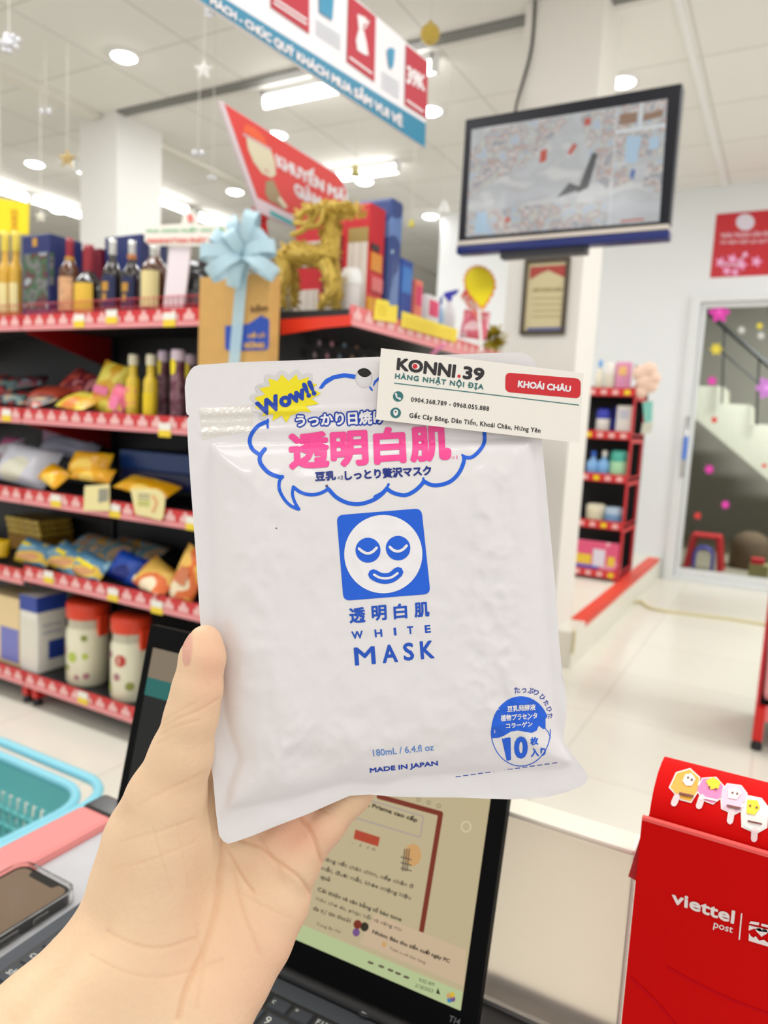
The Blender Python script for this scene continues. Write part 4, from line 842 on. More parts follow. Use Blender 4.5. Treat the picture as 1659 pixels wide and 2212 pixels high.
def flakes(b, P, rad, n):
    for _ in range(n):
        i = rnd.randrange(len(P) - 1); f = rnd.random(); c = Vector(P[i]).lerp(Vector(P[i + 1]), f); r = (rad[min(i, len(rad) - 1)] if isinstance(rad, list) else rad)
        d = Vector((rnd.gauss(0, 1), rnd.gauss(0, 1), rnd.gauss(0, 1))).normalized(); q = d.orthogonal().normalized(); e = d.cross(q); a = c + d * r * .9; t = rnd.uniform(.006, .017)
        if a.z < ES + .02: continue
        b.add([a - q * .003, a + q * .003, a + d * t + q * .004 + e * .005, a + d * t - q * .003 + e * .007], [(0, 1, 2, 3)], 0)
flakes(b, [De(606, 556), De(640, 548), De(680, 552), De(714, 552)], .03, 420); flakes(b, [De(710, 552), De(716, 500), De(720, 458)], .026, 320); flakes(b, [De(704, 452), De(774, 456)], .017, 200)
b.build('body', M_gold, rd)
for o_, pts, in ((-.02, ((700, 566), (714, 600), (718, 622), (702, 648), (690, 668))), (.03, ((716, 566), (726, 606), (726, 640), (722, 668))), (-.02, ((612, 566), (616, 600), (608, 628), (610, 664))), (.03, ((626, 566), (632, 600), (636, 630), (634, 664)))):
    P = smoothpath([tuple(De(px, py, o_)) for px, py in pts], 4); n = len(P); b = MB().tube(P, [.023 - .013 * i / n for i in range(n)], 10); flakes(b, P, [.023 - .013 * i / n for i in range(n)], 90); b.build('leg', M_gold, rd)
for o_ in (-.025, .025):
    b = MB(); P = smoothpath([tuple(De(px, py, o_ * k)) for k, (px, py) in enumerate(((712, 450), (690, 446), (664, 452), (640, 470)))], 4); b.tube(P, .009, 8)
    for q in (((690, 448), (672, 480), (636, 482)), ((676, 450), (660, 492), (630, 508)), ((700, 450), (690, 484), (660, 490))): b.tube(smoothpath([tuple(De(px, py, o_ * 1.2)) for px, py in q], 4), .0085, 8)
    flakes(b, P, .009, 60); b.build('antler', M_gold, rd)
for o_ in (-.018, .018): MB().ball(De(706, 462, o_), .011, 0, 2, (1.6, .6, .8)).build('ear', M_gold, rd)
# yellow price cards along the end unit
Mx = lambda o: (lambda px, py: on('x', EX + .006 + o, px, py))
for pts, l in ((((812, 645), (838, 650), (841, 660), (858, 660), (856, 698), (806, 690)), 'short bright yellow price card on the corner of end unit'), (((868, 672), (988, 712), (984, 740), (866, 706)), 'long pale yellow price card along the end unit edge')):
    b = MB(); b.prism([Mx(0)(*p) for p in pts], (.002, 0, 0)); x0_, y0_ = pts[0]
    for k in range(3): line(b, [(pts[0][0] + 6, pts[0][1] + 14 + k * 9), (pts[1][0] - 4 if len(pts) > 4 else 978, (pts[1][1] + 14 if len(pts) > 4 else 742 - 32 + 8) + k * 8)], 2, Mx(.003), 1)
    single('price_card', b, [mat('card_yellow', (238, 214, 60), .5), mat('card_ink', (226, 190, 40), .5)], l, 'price card', 'yellow price cards on the end unit')
# small goods further along the end unit (in a line away from the viewer)
EXm = -1.20; V = lambda px, py: on('x', EXm, px, py)
def good(name, label, cat, px0, px1, pyt, cols_, kind='box', dx=.06):
    a, b_ = V(px0, pyt), V(px1, pyt); y0_, y1_ = a.y, b_.y; zt2 = (a.z + b_.z) / 2
    if kind == 'box': return carton(name, label, EXm - dx, EXm, y0_, y1_, ES, zt2, cols_[0], cat, arts=[('print', 'r', .1, .55, .9, .9, cols_[1])] if len(cols_) > 1 else ())
    r = (px1 - px0) / 2 * (a - EYE).dot(fwd) / FPX; c = (EXm - r, (y0_ + y1_) / 2, ES); h = zt2 - ES; t = thing(name, label, cat, c)
    MB().lathe([(r * .9, 0), (r, .01), (r, h * .55), (r * .75, h * .7), (r * .35, h * .78), (r * .3, h * .84)], c, 18).build('body', cols_[0], t)
    b = MB(); b.lathe([(r * .42, h * .84), (r * .42, h * .93), (r * .3, h), (.001, h)], c, 14)
    if kind == 'spray': b.prism([(c[0] + .035, c[1] - .012, c[2] + h * 1.03), (c[0] - .02, c[1] - .012, c[2] + h * .98), (c[0] - .02, c[1] - .012, c[2] + h * .90), (c[0] + .02, c[1] - .012, c[2] + h * .95)], (0, .024, 0))
    b.build('cap', cols_[1], t); return t
m_bl = mat('carton_blue', (24, 74, 166), .4); m_wh = mat('carton_white', (232, 230, 230), .4); m_pk = mat('carton_pink', (226, 60, 110), .4)
good('carton', 'tall deep blue carton on the end unit', 'box', 868, 894, 562, (m_bl, mat('carton_blue2', (60, 130, 210), .4)))
good('toothbrush_pack', 'pink and orange pack like a numeral beside the tall blue carton', 'pack', 899, 915, 606, (mat('pack_coral', (240, 130, 110), .4), m_pk), dx=.02)
good('carton', 'white carton with magenta square on the end unit', 'box', 926, 951, 640, (m_wh, m_pk))
good('bottle', 'slim pale blue bottle right of the white and magenta carton', 'bottle', 953, 968, 640, (mat('btl_pale_blue', (150, 186, 220), .25), m_bl), 'bottle')
good('spray_bottle', 'white spray bottle with blue trigger head on the end unit', 'bottle', 970, 1000, 630, (m_wh, mat('trigger_blue', (70, 70, 205), .4)), 'spray')
p = on('y', 2.56, 1030, 720)
bag(1026, 702, 2.58, .10, .11, .04, (-.15, .1, .3), printed('film_rose', ((236, 170, 180), (226, 110, 130), (240, 205, 210)), 14), 'pink packet under the yellow starburst sign')
Ms2 = lambda o: (lambda px, py: on('y', 2.50 - o, px, py)); sb = thing('starburst_sign', 'yellow teardrop starburst sign with orange scalloped border', 'sign', tuple(Ms2(0)(1038, 690)))
def drop(sc, scal): 
    o = []
    for i in range(60):
        a = 2 * pi * i / 60; r = 32 * sc * (1 + (scal * .06 * (1 if i % 3 else -1))); x, y = r * cos(a), r * sin(a) * 1.12
        if y > 0: y *= 1.45; x *= (1 - .62 * (y / (52 * sc)) ** 1.6)
        o.append((1036 + x + (y * .10), 612 + y))
    return o
MB().prism([Ms2(0)(*p) for p in drop(1.06, 1)], (0, .004, 0)).build('border', mat('burst_orange', (240, 150, 60), .5), sb)
b = MB(); fill(b, drop(.95, .5), Ms2(.001)); b.build('face', mat('burst_yellow', (244, 226, 20), .5), sb)
b = MB(); b.prism([Ms2(-.008)(*p) for p in ((994, 640), (1006, 622), (1046, 688), (1032, 694))], (0, .004, 0)); b.build('red_flap', printed('flap_red', ((226, 110, 96), (206, 170, 156), (230, 80, 70)), 40), sb)
b = MB(); b.tube([Ms2(-.01)(1034, 660), Ms2(-.01)(1040, 760)], .006, 8); b.build('stick', M_white, sb)
tn = MB();  cT = on('x', -1.075, 1066, 730)
for i in range(150):
    d = Vector((rnd.gauss(0, 1), rnd.gauss(0, 1), rnd.gauss(0, 1))).normalized(); q = d.orthogonal().normalized(); s = rnd.uniform(.03, .062); e = d.cross(q)
    tn.add([cT + d * .012 + q * .004, cT + d * .012 - q * .004, cT + d * s - q * .004 + e * .006, cT + d * s + q * .004 + e * .006], [(0, 1, 2, 3)], i % 2)
single('tinsel_garland', tn, [mat('tinsel_gold', (190, 170, 40), .35, .4), mat('tinsel_olive', (150, 136, 30), .4, .3)], 'olive gold tinsel bunch at the far end of the end unit', 'tinsel')
b = MB(); P = smoothpath([tuple(on('y', 2.3, *p)) for p in ((962, 744), (948, 752), (934, 764), (926, 772))], 4)
for p in P: p = Vector(p)
b.tube(P, .008, 8); single('ribbon_strip', b, mat('ribbon_pink', (240, 150, 190), .4), 'pink ribbon strip dangling under the end unit shelf', 'ribbon')
# ------------------------------------------------------------------ small rack on the platform
KX0, KX1, KY0, KY1 = -1.38, -.905, 4.92, 5.40; PZ = .18; Zr = lambda py: on('y', KY0, 1310, py).z
rk = thing('display_rack', 'narrow red and black display rack on the platform beside the door wall', 'shelf unit', ((KX0 + KX1) / 2, KY0, PZ))
ztop = Zr(845)
MB().box((KX0, KY1 - .03, PZ + .05), (KX1, KY1, ztop + .06)).build('back_panel', M_dark, rk)
zl = [Zr(y) for y in (1262, 1140, 1038, 945, 852)]
for i, z in enumerate(zl):
    z = max(z, PZ + .03); zl[i] = z; b = MB(); b.box((KX0, KY0, z), (KX1, KY1 - .03, z + .02), 0); b.box((KX0, KY0 - .006, z - .01), (KX1, KY0, z + .045), 1)
    for k in range(4): x = KX1 - .05 - k * .075; b.box((x - .018, KY0 - .008, z), (x + .018, KY0 - .006, z + .03), 2 if k == i % 4 else 3)
    b.build('shelf', [M_deck, M_lip, M_yel, M_motif], rk)
for x in (KX0, KX1 - .012):
    b = MB(); b.box((x, KY0 + .02, PZ + .02), (x + .012, KY0 + .06, ztop + .05)); b.box((x, KY1 - .06, PZ + .02), (x + .012, KY1, ztop + .05)); 
    for z in zl: b.box((x, KY0 + .06, z - .03), (x + .012, KY1 - .06, z + .03))
    b.build('side_frame', mat('frame_crimson', (200, 26, 40), .4), rk)
for x in (KX0 + .02, KX1 - .03): b = MB(); b.box((x - .012, KY0 + .01, PZ), (x + .015, KY0 + .04, PZ + .028)); b.build('foot', M_red, rk)
def small(kind, px, pyt, pyb, wpx, cols_, label, name, cat, Y=KY0 + .07, group=None):
    zi = max([z for z in zl if z <= Zr(pyb) + .10], default=zl[0]) + .021
    x = X(px, pyb, Y); r = RW(px, pyb, Y, wpx * 1.1); h = max(.03, Zr(pyt) - zi)
    t = thing(name, label, cat, (x, Y, zi), group); c = (x, Y, zi)
    if kind == 'tub': MB().lathe([(r * .9, 0), (r, h * .1), (r, h * .6)], c, 16).build('body', cols_[0], t); MB().lathe([(r * 1.03, h * .6), (r * 1.03, h * .9), (r * .8, h), (.001, h)], c, 16).build('lid', cols_[1], t)
    elif kind == 'bottle': MB().lathe([(r * .9, 0), (r, h * .05), (r, h * .55), (r * .35, h * .72), (r * .3, h * .8)], c, 14).build('body', cols_[0], t); MB().lathe([(r * .42, h * .78), (r * .42, h), (.001, h)], c, 12).build('cap', cols_[1], t)
    else: MB().bbox((x - r, Y - .02, zi), (x + r, Y + .04, zi + h), .006).build('pack', cols_[0], t); MB().box((x - r * .6, Y - .022, zi + h * .55), (x + r * .5, Y - .02, zi + h * .85)).build('print', cols_[1], t)
q = lambda n, c: mat('rack_' + n, c, .35)
small('bottle', 1292, 776, 850, 16, (q('cream', (232, 224, 204)), q('skyblue', (60, 150, 220))), 'cream bottle with sky blue cap at top left of the rack', 'bottle', 'bottle'); small('tub', 1315, 782, 850, 20, (q('cream', 0), q('pearl', (236, 230, 222))), 'pale round tub on the top shelf of rack', 'tub', 'tub')
small('box', 1343, 780, 850, 28, (q('rose', (228, 150, 186)), q('peach', (240, 190, 120))), 'pink pack with yellow print at top right of the rack', 'pack', 'pack')
small('tub', 1300, 882, 940, 26, (q('pearl', 0), q('ultramarine', (40, 50, 170))), 'white tub with ultramarine lid on the second rack shelf', 'tub', 'tub'); small('bottle', 1326, 876, 940, 22, (q('ultramarine', 0), q('ultramarine', 0)), 'ultramarine bottle beside the white pack on the second rack shelf', 'bottle', 'bottle', Y=KY0 + .16)
small('box', 1346, 874, 940, 30, (q('pearl', 0), q('greyish', (206, 206, 222))), 'white pack on the second rack shelf', 'pack', 'pack')
small('bottle', 1278, 976, 1036, 24, (q('babyblue', (130, 180, 230)), q('royal', (50, 100, 200))), 'pale blue bottle with royal blue top on the middle rack shelf', 'bottle', 'bottle'); small('bottle', 1302, 974, 1036, 24, (q('babyblue', 0), q('pearl', 0)), 'pale blue bottle with white pump on the middle rack shelf', 'bottle', 'bottle')
small('tub', 1333, 972, 1034, 32, (q('mint', (176, 226, 180)), q('jade', (70, 170, 150))), 'mint green tub with jade lid on the middle rack shelf', 'tub', 'tub')
small('tub', 1284, 1092, 1140, 36, (q('ivory', (222, 214, 186)), q('ivory', 0)), 'ivory tub on the fourth rack shelf', 'tub', 'tub'); small('tub', 1322, 1096, 1140, 34, (q('steel', (120, 160, 205)), q('steel2', (170, 190, 210))), 'steel blue tub on the fourth rack shelf', 'tub', 'tub')
b = MB(); z = zl[0] + .021; x0_, x1_ = KX1 - .30, KX1 - .014; t = thing('tissue_pack', 'wide pink pack with white and yellow print at the rack bottom', 'pack', ((x0_ + x1_) / 2, KY0, z)); zt_ = Zr(1172)
MB().bbox((x0_, KY0 + .006, z), (x1_, KY0 + .018, zt_), .004).build('pack', printed('tissue_pink', ((236, 150, 180), (226, 90, 130), (240, 180, 190)), 5), t)
b = MB(); h = zt_ - z; b.box((x0_ + .12, KY0 + .003, z + h * .2), (x0_ + .2, KY0 + .0055, z + h * .75), 0); b.box((x0_ + .01, KY0 + .003, z + h * .25), (x0_ + .11, KY0 + .0055, z + h * .55), 1); b.box((x0_ + .22, KY0 + .003, z + h * .25), (x1_ - .02, KY0 + .0055, z + h * .55), 1); b.box((x0_ + .01, KY0 + .002, z + h * .08), (x0_ + .16, KY0 + .0055, z + h * .2), 2)
b.build('print', [q('lightgrey', (226, 220, 232)), q('lemon', (236, 200, 60)), q('royal', 0)], t)
# scrunchies hung on the rack side
Mv = lambda px, py: on('y', KY0 + .02, px, py); b = MB()
for (x, y, r) in ((1384, 806, 17), (1402, 800, 17), (1412, 818, 15), (1392, 826, 18), (1406, 834, 14), (1386, 846, 14)): b.ball(Mv(x, y), r * .0031, 0, 2, (1, .6, 1))
t = thing('scrunchie_bunch', 'bunch of peach scrunchies hanging at the side of the rack', 'scrunchies', tuple(Mv(1396, 830))); b.build('scrunchie', mat('peach_fabric', (240, 206, 186), .8, bump=.8, bscale=90), t)
b = MB(); b.tube([Mv(1372, 792), Mv(1380, 792), Mv(1394, 800)], .008, 6); b.build('hook', M_black, t)
b = MB(); b.prism([Mv(*p) for p in ((1388, 868), (1410, 866), (1408, 910), (1392, 914))], (0, .01, 0)); single('hanging_pouch', b, mat('sea_green', (130, 200, 186), .5), 'sea green small pack hanging below the peach scrunchies', 'pack')
b = MB(); b.prism([Mv(*p) for p in ((1388, 914), (1410, 912), (1406, 935), (1384, 938))], (0, .012, 0)); single('hanging_pouch', b, mat('stone', (206, 206, 190), .5), 'pale stone pack hanging lowest at the rack side', 'pack')
# cables on floor and step
P = [tuple(on('z', .008, *p)) for p in ((1373, 1302), (1385, 1300), (1403, 1313), (1440, 1320), (1500, 1328), (1580, 1338), (1659, 1350), (1760, 1364))]
single('floor_cable', MB().tube(smoothpath(P, 5), .012, 8), mat('cable_cream', (214, 204, 160), .5), 'cream cable running across the floor from the step', 'cable')
a = on('x', -.828, 1241, 1362); c = on('x', -.828, 1236, 1412); single('wall_cable', MB().tube([a, a.lerp(c, .5) + Vector((0, .01, 0)), c], .008, 6), MATS['cable_cream'], 'short cream cable down the step face near the column', 'cable')

# ------------------------------------------------------------------ gondola at the right edge
gx, gy = -.01, 2.965
gr = thing('gondola_bay', 'red shelf bay at the right picture edge holding pink packs', 'shelf unit', (gx + .5, gy + .2, 0))
b = MB(); b.box((gx, gy + .40, .05), (gx + 1.0, gy + .44, 1.5)); b.build('back_panel', M_dark, gr)
for x in (gx, gx + .97):
    b = MB(); b.box((x, gy + .02, .04), (x + .035, gy + .06, .17), 0); b.lathe([(.02, 0), (.02, .02), (.012, .04)], (x + .018, gy + .04, 0), 12, 1); b.build('foot', [M_red, M_black], gr)
    MB().prism([(x, gy + .03, .16), (x, gy + .05, .30), (x, gy + .34, 1.5), (x, gy + .42, 1.5), (x, gy + .42, .06), (x, gy + .06, .06)], (.012, 0, 0)).build('end_frame', MATS['frame_crimson'], gr)
for z in (.12, .62, .98, 1.34):
    d = 0 if z < .2 else .16 + .1 * z; b = MB(); b.box((gx + .035, gy + d + .03, z + .02), (gx + .97, gy + .40, z + .04), 0); b.box((gx + .035, gy + d + .02, z), (gx + .97, gy + d + .03, z + .06), 1); b.build('shelf', [M_deck, MATS['lip_salmon']], gr)
for i, (x, h, l) in enumerate(((gx + .016, .38, 'tall pale pink pack on the bottom shelf of the right bay'), (gx + .30, .36, 'second pale pink pack, mostly outside the picture'))):
    b = MB(); b.bbox((x, gy + .052, .182), (x + .24, gy + .25, .182 + h), .03); single('pink_pack', b, mat('pack_pale_pink', (236, 170, 172), .35), l, 'pack', 'pink packs in the right bay')

# ------------------------------------------------------------------ shopping basket
BZ = .26; M_bask = mat('basket_teal', (112, 190, 190), .4); M_baskl = mat('basket_light', (140, 208, 224), .4)
bx1 = on('z', BZ, 158, 1745).x; by1 = on('z', BZ, 0, 1640).y + .01; bw_, bd_ = .46, .32
def rr(inset, z, n=8):
    x0, x1, y0, y1, r = bx1 - bw_ + inset, bx1 - inset, by1 - bd_ + inset, by1 - inset, .10; o = []
    for (cx, cy, a) in ((x1 - r, y1 - r, 0), (x0 + r, y1 - r, pi / 2), (x0 + r, y0 + r, pi), (x1 - r, y0 + r, 1.5 * pi)):
        for i in range(n + 1): o.append(Vector((cx + r * cos(a + pi / 2 * i / n), cy + r * sin(a + pi / 2 * i / n), z)))
    return o + [o[0]]
bk = thing('shopping_basket', 'turquoise plastic shopping basket on the floor at the left edge', 'basket', (bx1 - bw_ / 2, by1 - bd_ / 2, 0))
MB().tube(rr(.0, BZ), .012, 8).build('rim', M_baskl, bk)
b = MB(); A_, B_ = rr(.004, BZ), rr(.018, BZ - .075)
b.add(A_ + B_, [(i, i + 1, i + 1 + len(A_), i + len(A_)) for i in range(len(A_) - 1)], 0, True)
def resamp(P, n):
    d = [0]; 
    for i in range(1, len(P)): d.append(d[-1] + (P[i] - P[i - 1]).length)
    o = []
    for k in range(n):
        s = d[-1] * k / n; i = max(j for j in range(len(d)) if d[j] <= s); i = min(i, len(P) - 2); o.append(P[i].lerp(P[i + 1], (s - d[i]) / max(1e-9, d[i + 1] - d[i])))
    return o
TP, BT = resamp(rr(.018, BZ - .075), 40), resamp(rr(.06, .006), 40)
for p, q_ in zip(TP, BT): b.tube([p, q_], .0085, 5)
for k in range(1, 5): f = k / 5; b.tube(rr(.018 + .042 * f, (BZ - .075) * (1 - f) + .006 * f), .0085, 5)
b.build('lattice_wall', M_bask, bk)
b = MB(); P = rr(.06, .006)[:-1]; b.prism(P, (0, 0, -.005)); b.build('bottom', M_bask, bk)
b = MB(); H = rr(-.035, BZ + .012); n = len(H); b.tube(H[:n // 2 + 2], .012, 8); b.build('handle', M_baskl, bk)
b = MB(); b.tube(H[n // 2 + 1:], .012, 8); b.build('handle', M_baskl, bk)

# ------------------------------------------------------------------ till counter
CZ = .733
M_ctop = mat('counter_grey', (186, 186, 189), .45, var=.03, vscale=40)
ct = thing('till_counter', 'pale grey till counter with a pink edge strip on its left', 'counter', (-.1, .3, 0))
xo, xi = on('z', CZ + .008, 100, 1775).x, on('z', CZ + .008, 110, 1842).x
MB().box((xi - .004, .02, CZ - .03), (.75, .50, CZ)).build('worktop', M_ctop, ct)
MB().box((xi, .04, .06), (.74, .06, CZ - .03)).box((xi, .46, .0), (.74, .48, CZ - .03)).box((xi, .06, .0), (xi + .02, .46, CZ - .03)).box((.72, .06, 0), (.74, .46, CZ - .03)).build('body', M_white, ct)
ye = on('z', CZ + .008, 225, 1755).y
MB().bbox((xo, .02, CZ - .045), (xi, ye, CZ + .008), .006).build('edge_strip', mat('strip_pink', (220, 132, 128), .4), ct)
MB().bbox((xo - .002, ye, CZ - .045), (xi + .02, ye + .03, CZ + .006), .004).build('end_cap', mat('gloss_black', (34, 32, 34), .2), ct)

# ------------------------------------------------------------------ laptop
HB = Vector((-.4644, .3847, .752)); yw = .0432; HX = Vector((cos(yw), sin(yw), 0)); HY = Vector((-sin(yw), cos(yw), 0)); th = 1.3288
LU = HY * cos(th) + Vector((0, 0, 1)) * sin(th); LN = HX.cross(LU) * 1.0   # lid front normal (towards the viewer)
LW, LL = .329, .222
lp = thing('laptop', 'open black laptop showing a beige web page on the counter', 'laptop', tuple(HB + HX * LW / 2 - HY * .1 - Vector((0, 0, .019))))
M_lap = mat('laptop_black', (6, 7, 8), .6, spec=.1); M_deckc = mat('laptop_deck', (70, 74, 80), .55, spec=.3); M_key = mat('key_grey', (56, 60, 66), .55, spec=.3); M_leg = mat('key_print', (206, 206, 200), .5)
c = HB + HX * LW / 2 - HY * .106 - Vector((0, 0, .0095)); MB().obox(c, HX * LW / 2, HY * .117, Vector((0, 0, .0094))).build('base', M_deckc, lp)
lid = MB().obox(HB + HX * LW / 2 + LU * LL / 2 - LN * .0045, HX * LW / 2, LU * LL / 2, LN * .0045, 0).build('lid', M_lap, lp)
b = MB(); b.tube([HB + HX * .03, HB + HX * (LW - .03)], .006, 10); b.build('hinge', M_black, lp)
ML = lambda o: (lambda px, py: onp(HB, LN, px, py, o))
def lab(px, py): p = onp(HB, LN, px, py) - HB; return p.dot(HX), p.dot(LU)
(a0, b1), (a1, b0) = lab(333, 1399), lab(996, 2181)
LP = lambda a, b_, o: HB + HX * a + LU * b_ + LN * o
scr = lambda n, c, e: mat(n, c, .3, emit=e * 1.42, spec=.25)
b = MB(); b.add([LP(a0, b0, .0006), LP(a1, b0, .0006), LP(a1, b1, .0006), LP(a0, b1, .0006)], [(0, 1, 2, 3)], 0)
disp = b.build('screen', [scr('page_beige', (196, 180, 142), .62)], lp)
Q = ML(.0010); Q2 = ML(.0014); Q3 = ML(.0018)
b = MB()
def labq(u0, v0, u1, v1, o, m): b.add([LP(a0 + (a1 - a0) * u0, b0 + (b1 - b0) * v0, o), LP(a0 + (a1 - a0) * u1, b0 + (b1 - b0) * v0, o), LP(a0 + (a1 - a0) * u1, b0 + (b1 - b0) * v1, o), LP(a0 + (a1 - a0) * u0, b0 + (b1 - b0) * v1, o)], [(0, 1, 2, 3)], m)
ug = .30; labq(0, 0, ug, 1, .001, 0); vt = (lab(322, 1462)[1] - b0) / (b1 - b0); vb = (lab(314, 1500)[1] - b0) / (b1 - b0)
labq(0, vt, ug, 1, .0013, 1); labq(0, vb, ug, vt, .0013, 2)
labq(0, 0, 1, (lab(1002, 2141)[1] - b0) / (b1 - b0), .0015, 3)
fill(b, ((812, 1972), (1008, 2050), (1004, 2128), (778, 2036)), Q2, 4)
line(b, [(820, 1720), (953, 1757), (910, 2020)], 11, Q, 5)
line(b, [(700, 1745), (773, 1767), (909, 1808), (916, 1763), (720, 1704)], 3, Q, 6)
fill(b, ((769, 1791), (822, 1808), (818, 1828), (765, 1811)), Q, 7); fill(b, ell(893, 1846, 18, 24), Q, 8)
for k in range(3): line(b, [(876 + k * 5, 1833), (871 + k * 5, 1880)], 2.5, Q2, 9); line(b, [(868, 1850 + k * 12), (890, 1856 + k * 12)], 2.5, Q2, 9)
line(b, ell(1008, 1785, 10, 11, 20), 3, Q, 10, True)
for x, y in ((905, 1727), (927, 1733), (949, 1740)): line(b, ell(x, y, 4, 4, 8), 2.5, Q, 11, True)
fill(b, ell(775, 1995, 9, 10, 14), Q3, 5); fill(b, ell(790, 2000, 9, 10, 14), Q3, 12); fill(b, ell(772, 2012, 8, 9, 14), Q3, 13)
fill(b, ell(832, 2038, 5, 6, 10), Q3, 8)
for i, (x, y) in enumerate(((803, 2078), (826, 2086), (846, 2094), (862, 2101), (880, 2109))): line(b, [(x - 4, y - 2), (x + 4, y + 1)], 5, Q3, 9)
for k, m in enumerate((13, 14, 8, 15)): fill(b, ell(976 + 5 * cos(k * 1.57 + .6), 2152 + 6 * sin(k * 1.57 + .6), 5.5, 6.5, 12), Q3, m)
fill(b, ((944, 2143), (948, 2131), (953, 2146)), Q3, 12)
b.build('page_graphics', [scr('win_dark', (10, 10, 10), .2), scr('win_grey', (140, 124, 102), .55), scr('win_teal', (26, 110, 104), .55), scr('taskbar', (190, 204, 152), .6), scr('toast', (208, 182, 150), .62), scr('page_brown', (136, 46, 22), .5), scr('page_lilac', (182, 168, 160), .55), scr('page_red', (190, 70, 40), .55), scr('page_orange', (214, 164, 104), .6), scr('page_grey', (110, 96, 78), .45), scr('page_ring', (222, 210, 170), .6), scr('page_faint', (168, 156, 120), .55), scr('page_olive', (60, 52, 30), .4), scr('page_purple', (130, 90, 150), .5), scr('page_cyan', (60, 140, 190), .55), scr('page_yellow', (226, 190, 40), .6)], disp)
b = MB(); d = (.340, .42)
def tl_(s, x0, y0, x1, y1, h, bold=0, m=0): text(b, s, ((x0 + 3, y0), (x1 + 3, y1), (x1, y1 + h), (x0, y0 + h)), Q3, m, bold=bold)
tl_('A, Prisma cao cấp', 786, 1726, 902, 1764, 13, 1.2)
tl_('hàng nhật nội địa', 748, 1812, 815, 1832, 7)
tl_('nâng vết chân chim, nếp nhăn ở', 700, 1846, 893, 1907, 13, .7); tl_('mắt, đuôi mắt, khóe miệng hiệu', 695, 1866, 888, 1931, 13, .7); tl_('quả', 694, 1886, 714, 1893, 13, .7)
tl_('Cải thiện và cân bằng tế bào tone', 688, 1912, 868, 1978, 13, .7); tl_('màu cho da, phục hồi và nâng niu', 684, 1932, 868, 2000, 12, .5); tl_('da tự tin thoải', 678, 1954, 758, 1982, 12, .5)
tl_('Trang Bo Vai', 684, 1990, 736, 2008, 8); tl_('Nhóm: Báo thu tiền cuối ngày PC', 806, 2004, 972, 2068, 12, .9); tl_('Toàn cảnh bán hàng', 842, 2042, 920, 2074, 8); tl_('9:02 AM', 906, 2110, 938, 2121, 7); tl_('2/18/2023', 898, 2122, 936, 2135, 7)
b.build('page_text', scr('page_ink', (70, 58, 44), .3), disp)
b = MB(); text(b, 'T14', ((974, 2192), (996, 2201), (992, 2213), (970, 2204)), ML(.0008), 0, bold=1); b.build('badge', mat('badge_grey', (110, 110, 110), .4), lp)
# keys: six rows of real caps
rows = [('esc F1 F2 F3 F4 F5 F6 F7 F8 F9 F10 F11 F12 home end ins del'.split(), .0170, .0105), (list('`1234567890-=') + ['back'], .0190, .0155), (['tab'] + list('QWERTYUIOP[]') + ['\\'], .019, .0155), (['caps'] + list("ASDFGHJKL;'") + ['enter'], .019, .0155), (['shift'] + list('ZXCVBNM,./') + ['shift'], .019, .0155), (['fn', 'ctrl', 'win', 'alt', '', 'alt', 'prt', 'ctrl', '<', '>'], .019, .0155)]
wide = {'back': 1.9, 'tab': 1.5, '\\': 1.4, 'caps': 1.75, 'enter': 2.2, 'shift': 2.3, '': 5.0}
cy = .0215; Kp = lambda a, d_, z=0: HB + HX * a - HY * d_ + Vector((0, 0, z))
b = MB(); b.add([Kp(.012, cy - .003, .0003), Kp(.012, cy + .112, .0003), Kp(LW - .012, cy + .112, .0003), Kp(LW - .012, cy - .003, .0003)], [(0, 1, 2, 3)]); b.build('keyboard_well', M_black, lp)
icons = {'F9': 'C', 'F10': 'c', 'F11': '*'}
for names, pitch, hgt in rows:
    tot = sum(wide.get(n, 1) for n in names); u = (LW - .030) / tot; a = .015
    for n in names:
        w = wide.get(n, 1) * u; k = MB(); A0, A1, D0, D1 = a + .001, a + w - .001, cy, cy + hgt; e = .0009
        k.add([Kp(A0, D0, .0004), Kp(A1, D0, .0004), Kp(A1, D1, .0004), Kp(A0, D1, .0004), Kp(A0 + e, D0 + e, .0018), Kp(A1 - e, D0 + e, .0018), Kp(A1 - e, D1 - e, .0018), Kp(A0 + e, D1 - e, .0018)], [(4, 7, 6, 5), (0, 4, 5, 1), (1, 5, 6, 2), (2, 6, 7, 3), (3, 7, 4, 0)], 0)
        if n:
            tr, lo, bb = glyphs(icons.get(n, n if len(n) == 1 else n[:4]), 1, 2); s = min((hgt * .42) / .72, (A1 - A0) * .62 / max(.2, bb[2] - bb[0])) ; ox, oy = A0 + .0022, D0 + hgt * .62
            for t in tr: k.add([Kp(ox + (p[0] - bb[0]) * s, oy - p[1] * s, .0021) for p in t], [(0, 1, 2)], 1)
        k.build('key', [M_key, M_leg], lp); a += w
    cy += hgt + .0030
b = MB(); p = on('z', .7535, 792, 2184); b.lathe([(.0062, 0), (.0062, .0012), (.0048, .0016)], p, 20); b.lathe([(.0045, .0014), (.004, .0018)], p, 16, 1); b.build('power_button', [M_black, mat('chrome_soft', (190, 190, 195), .3, .8)], lp)

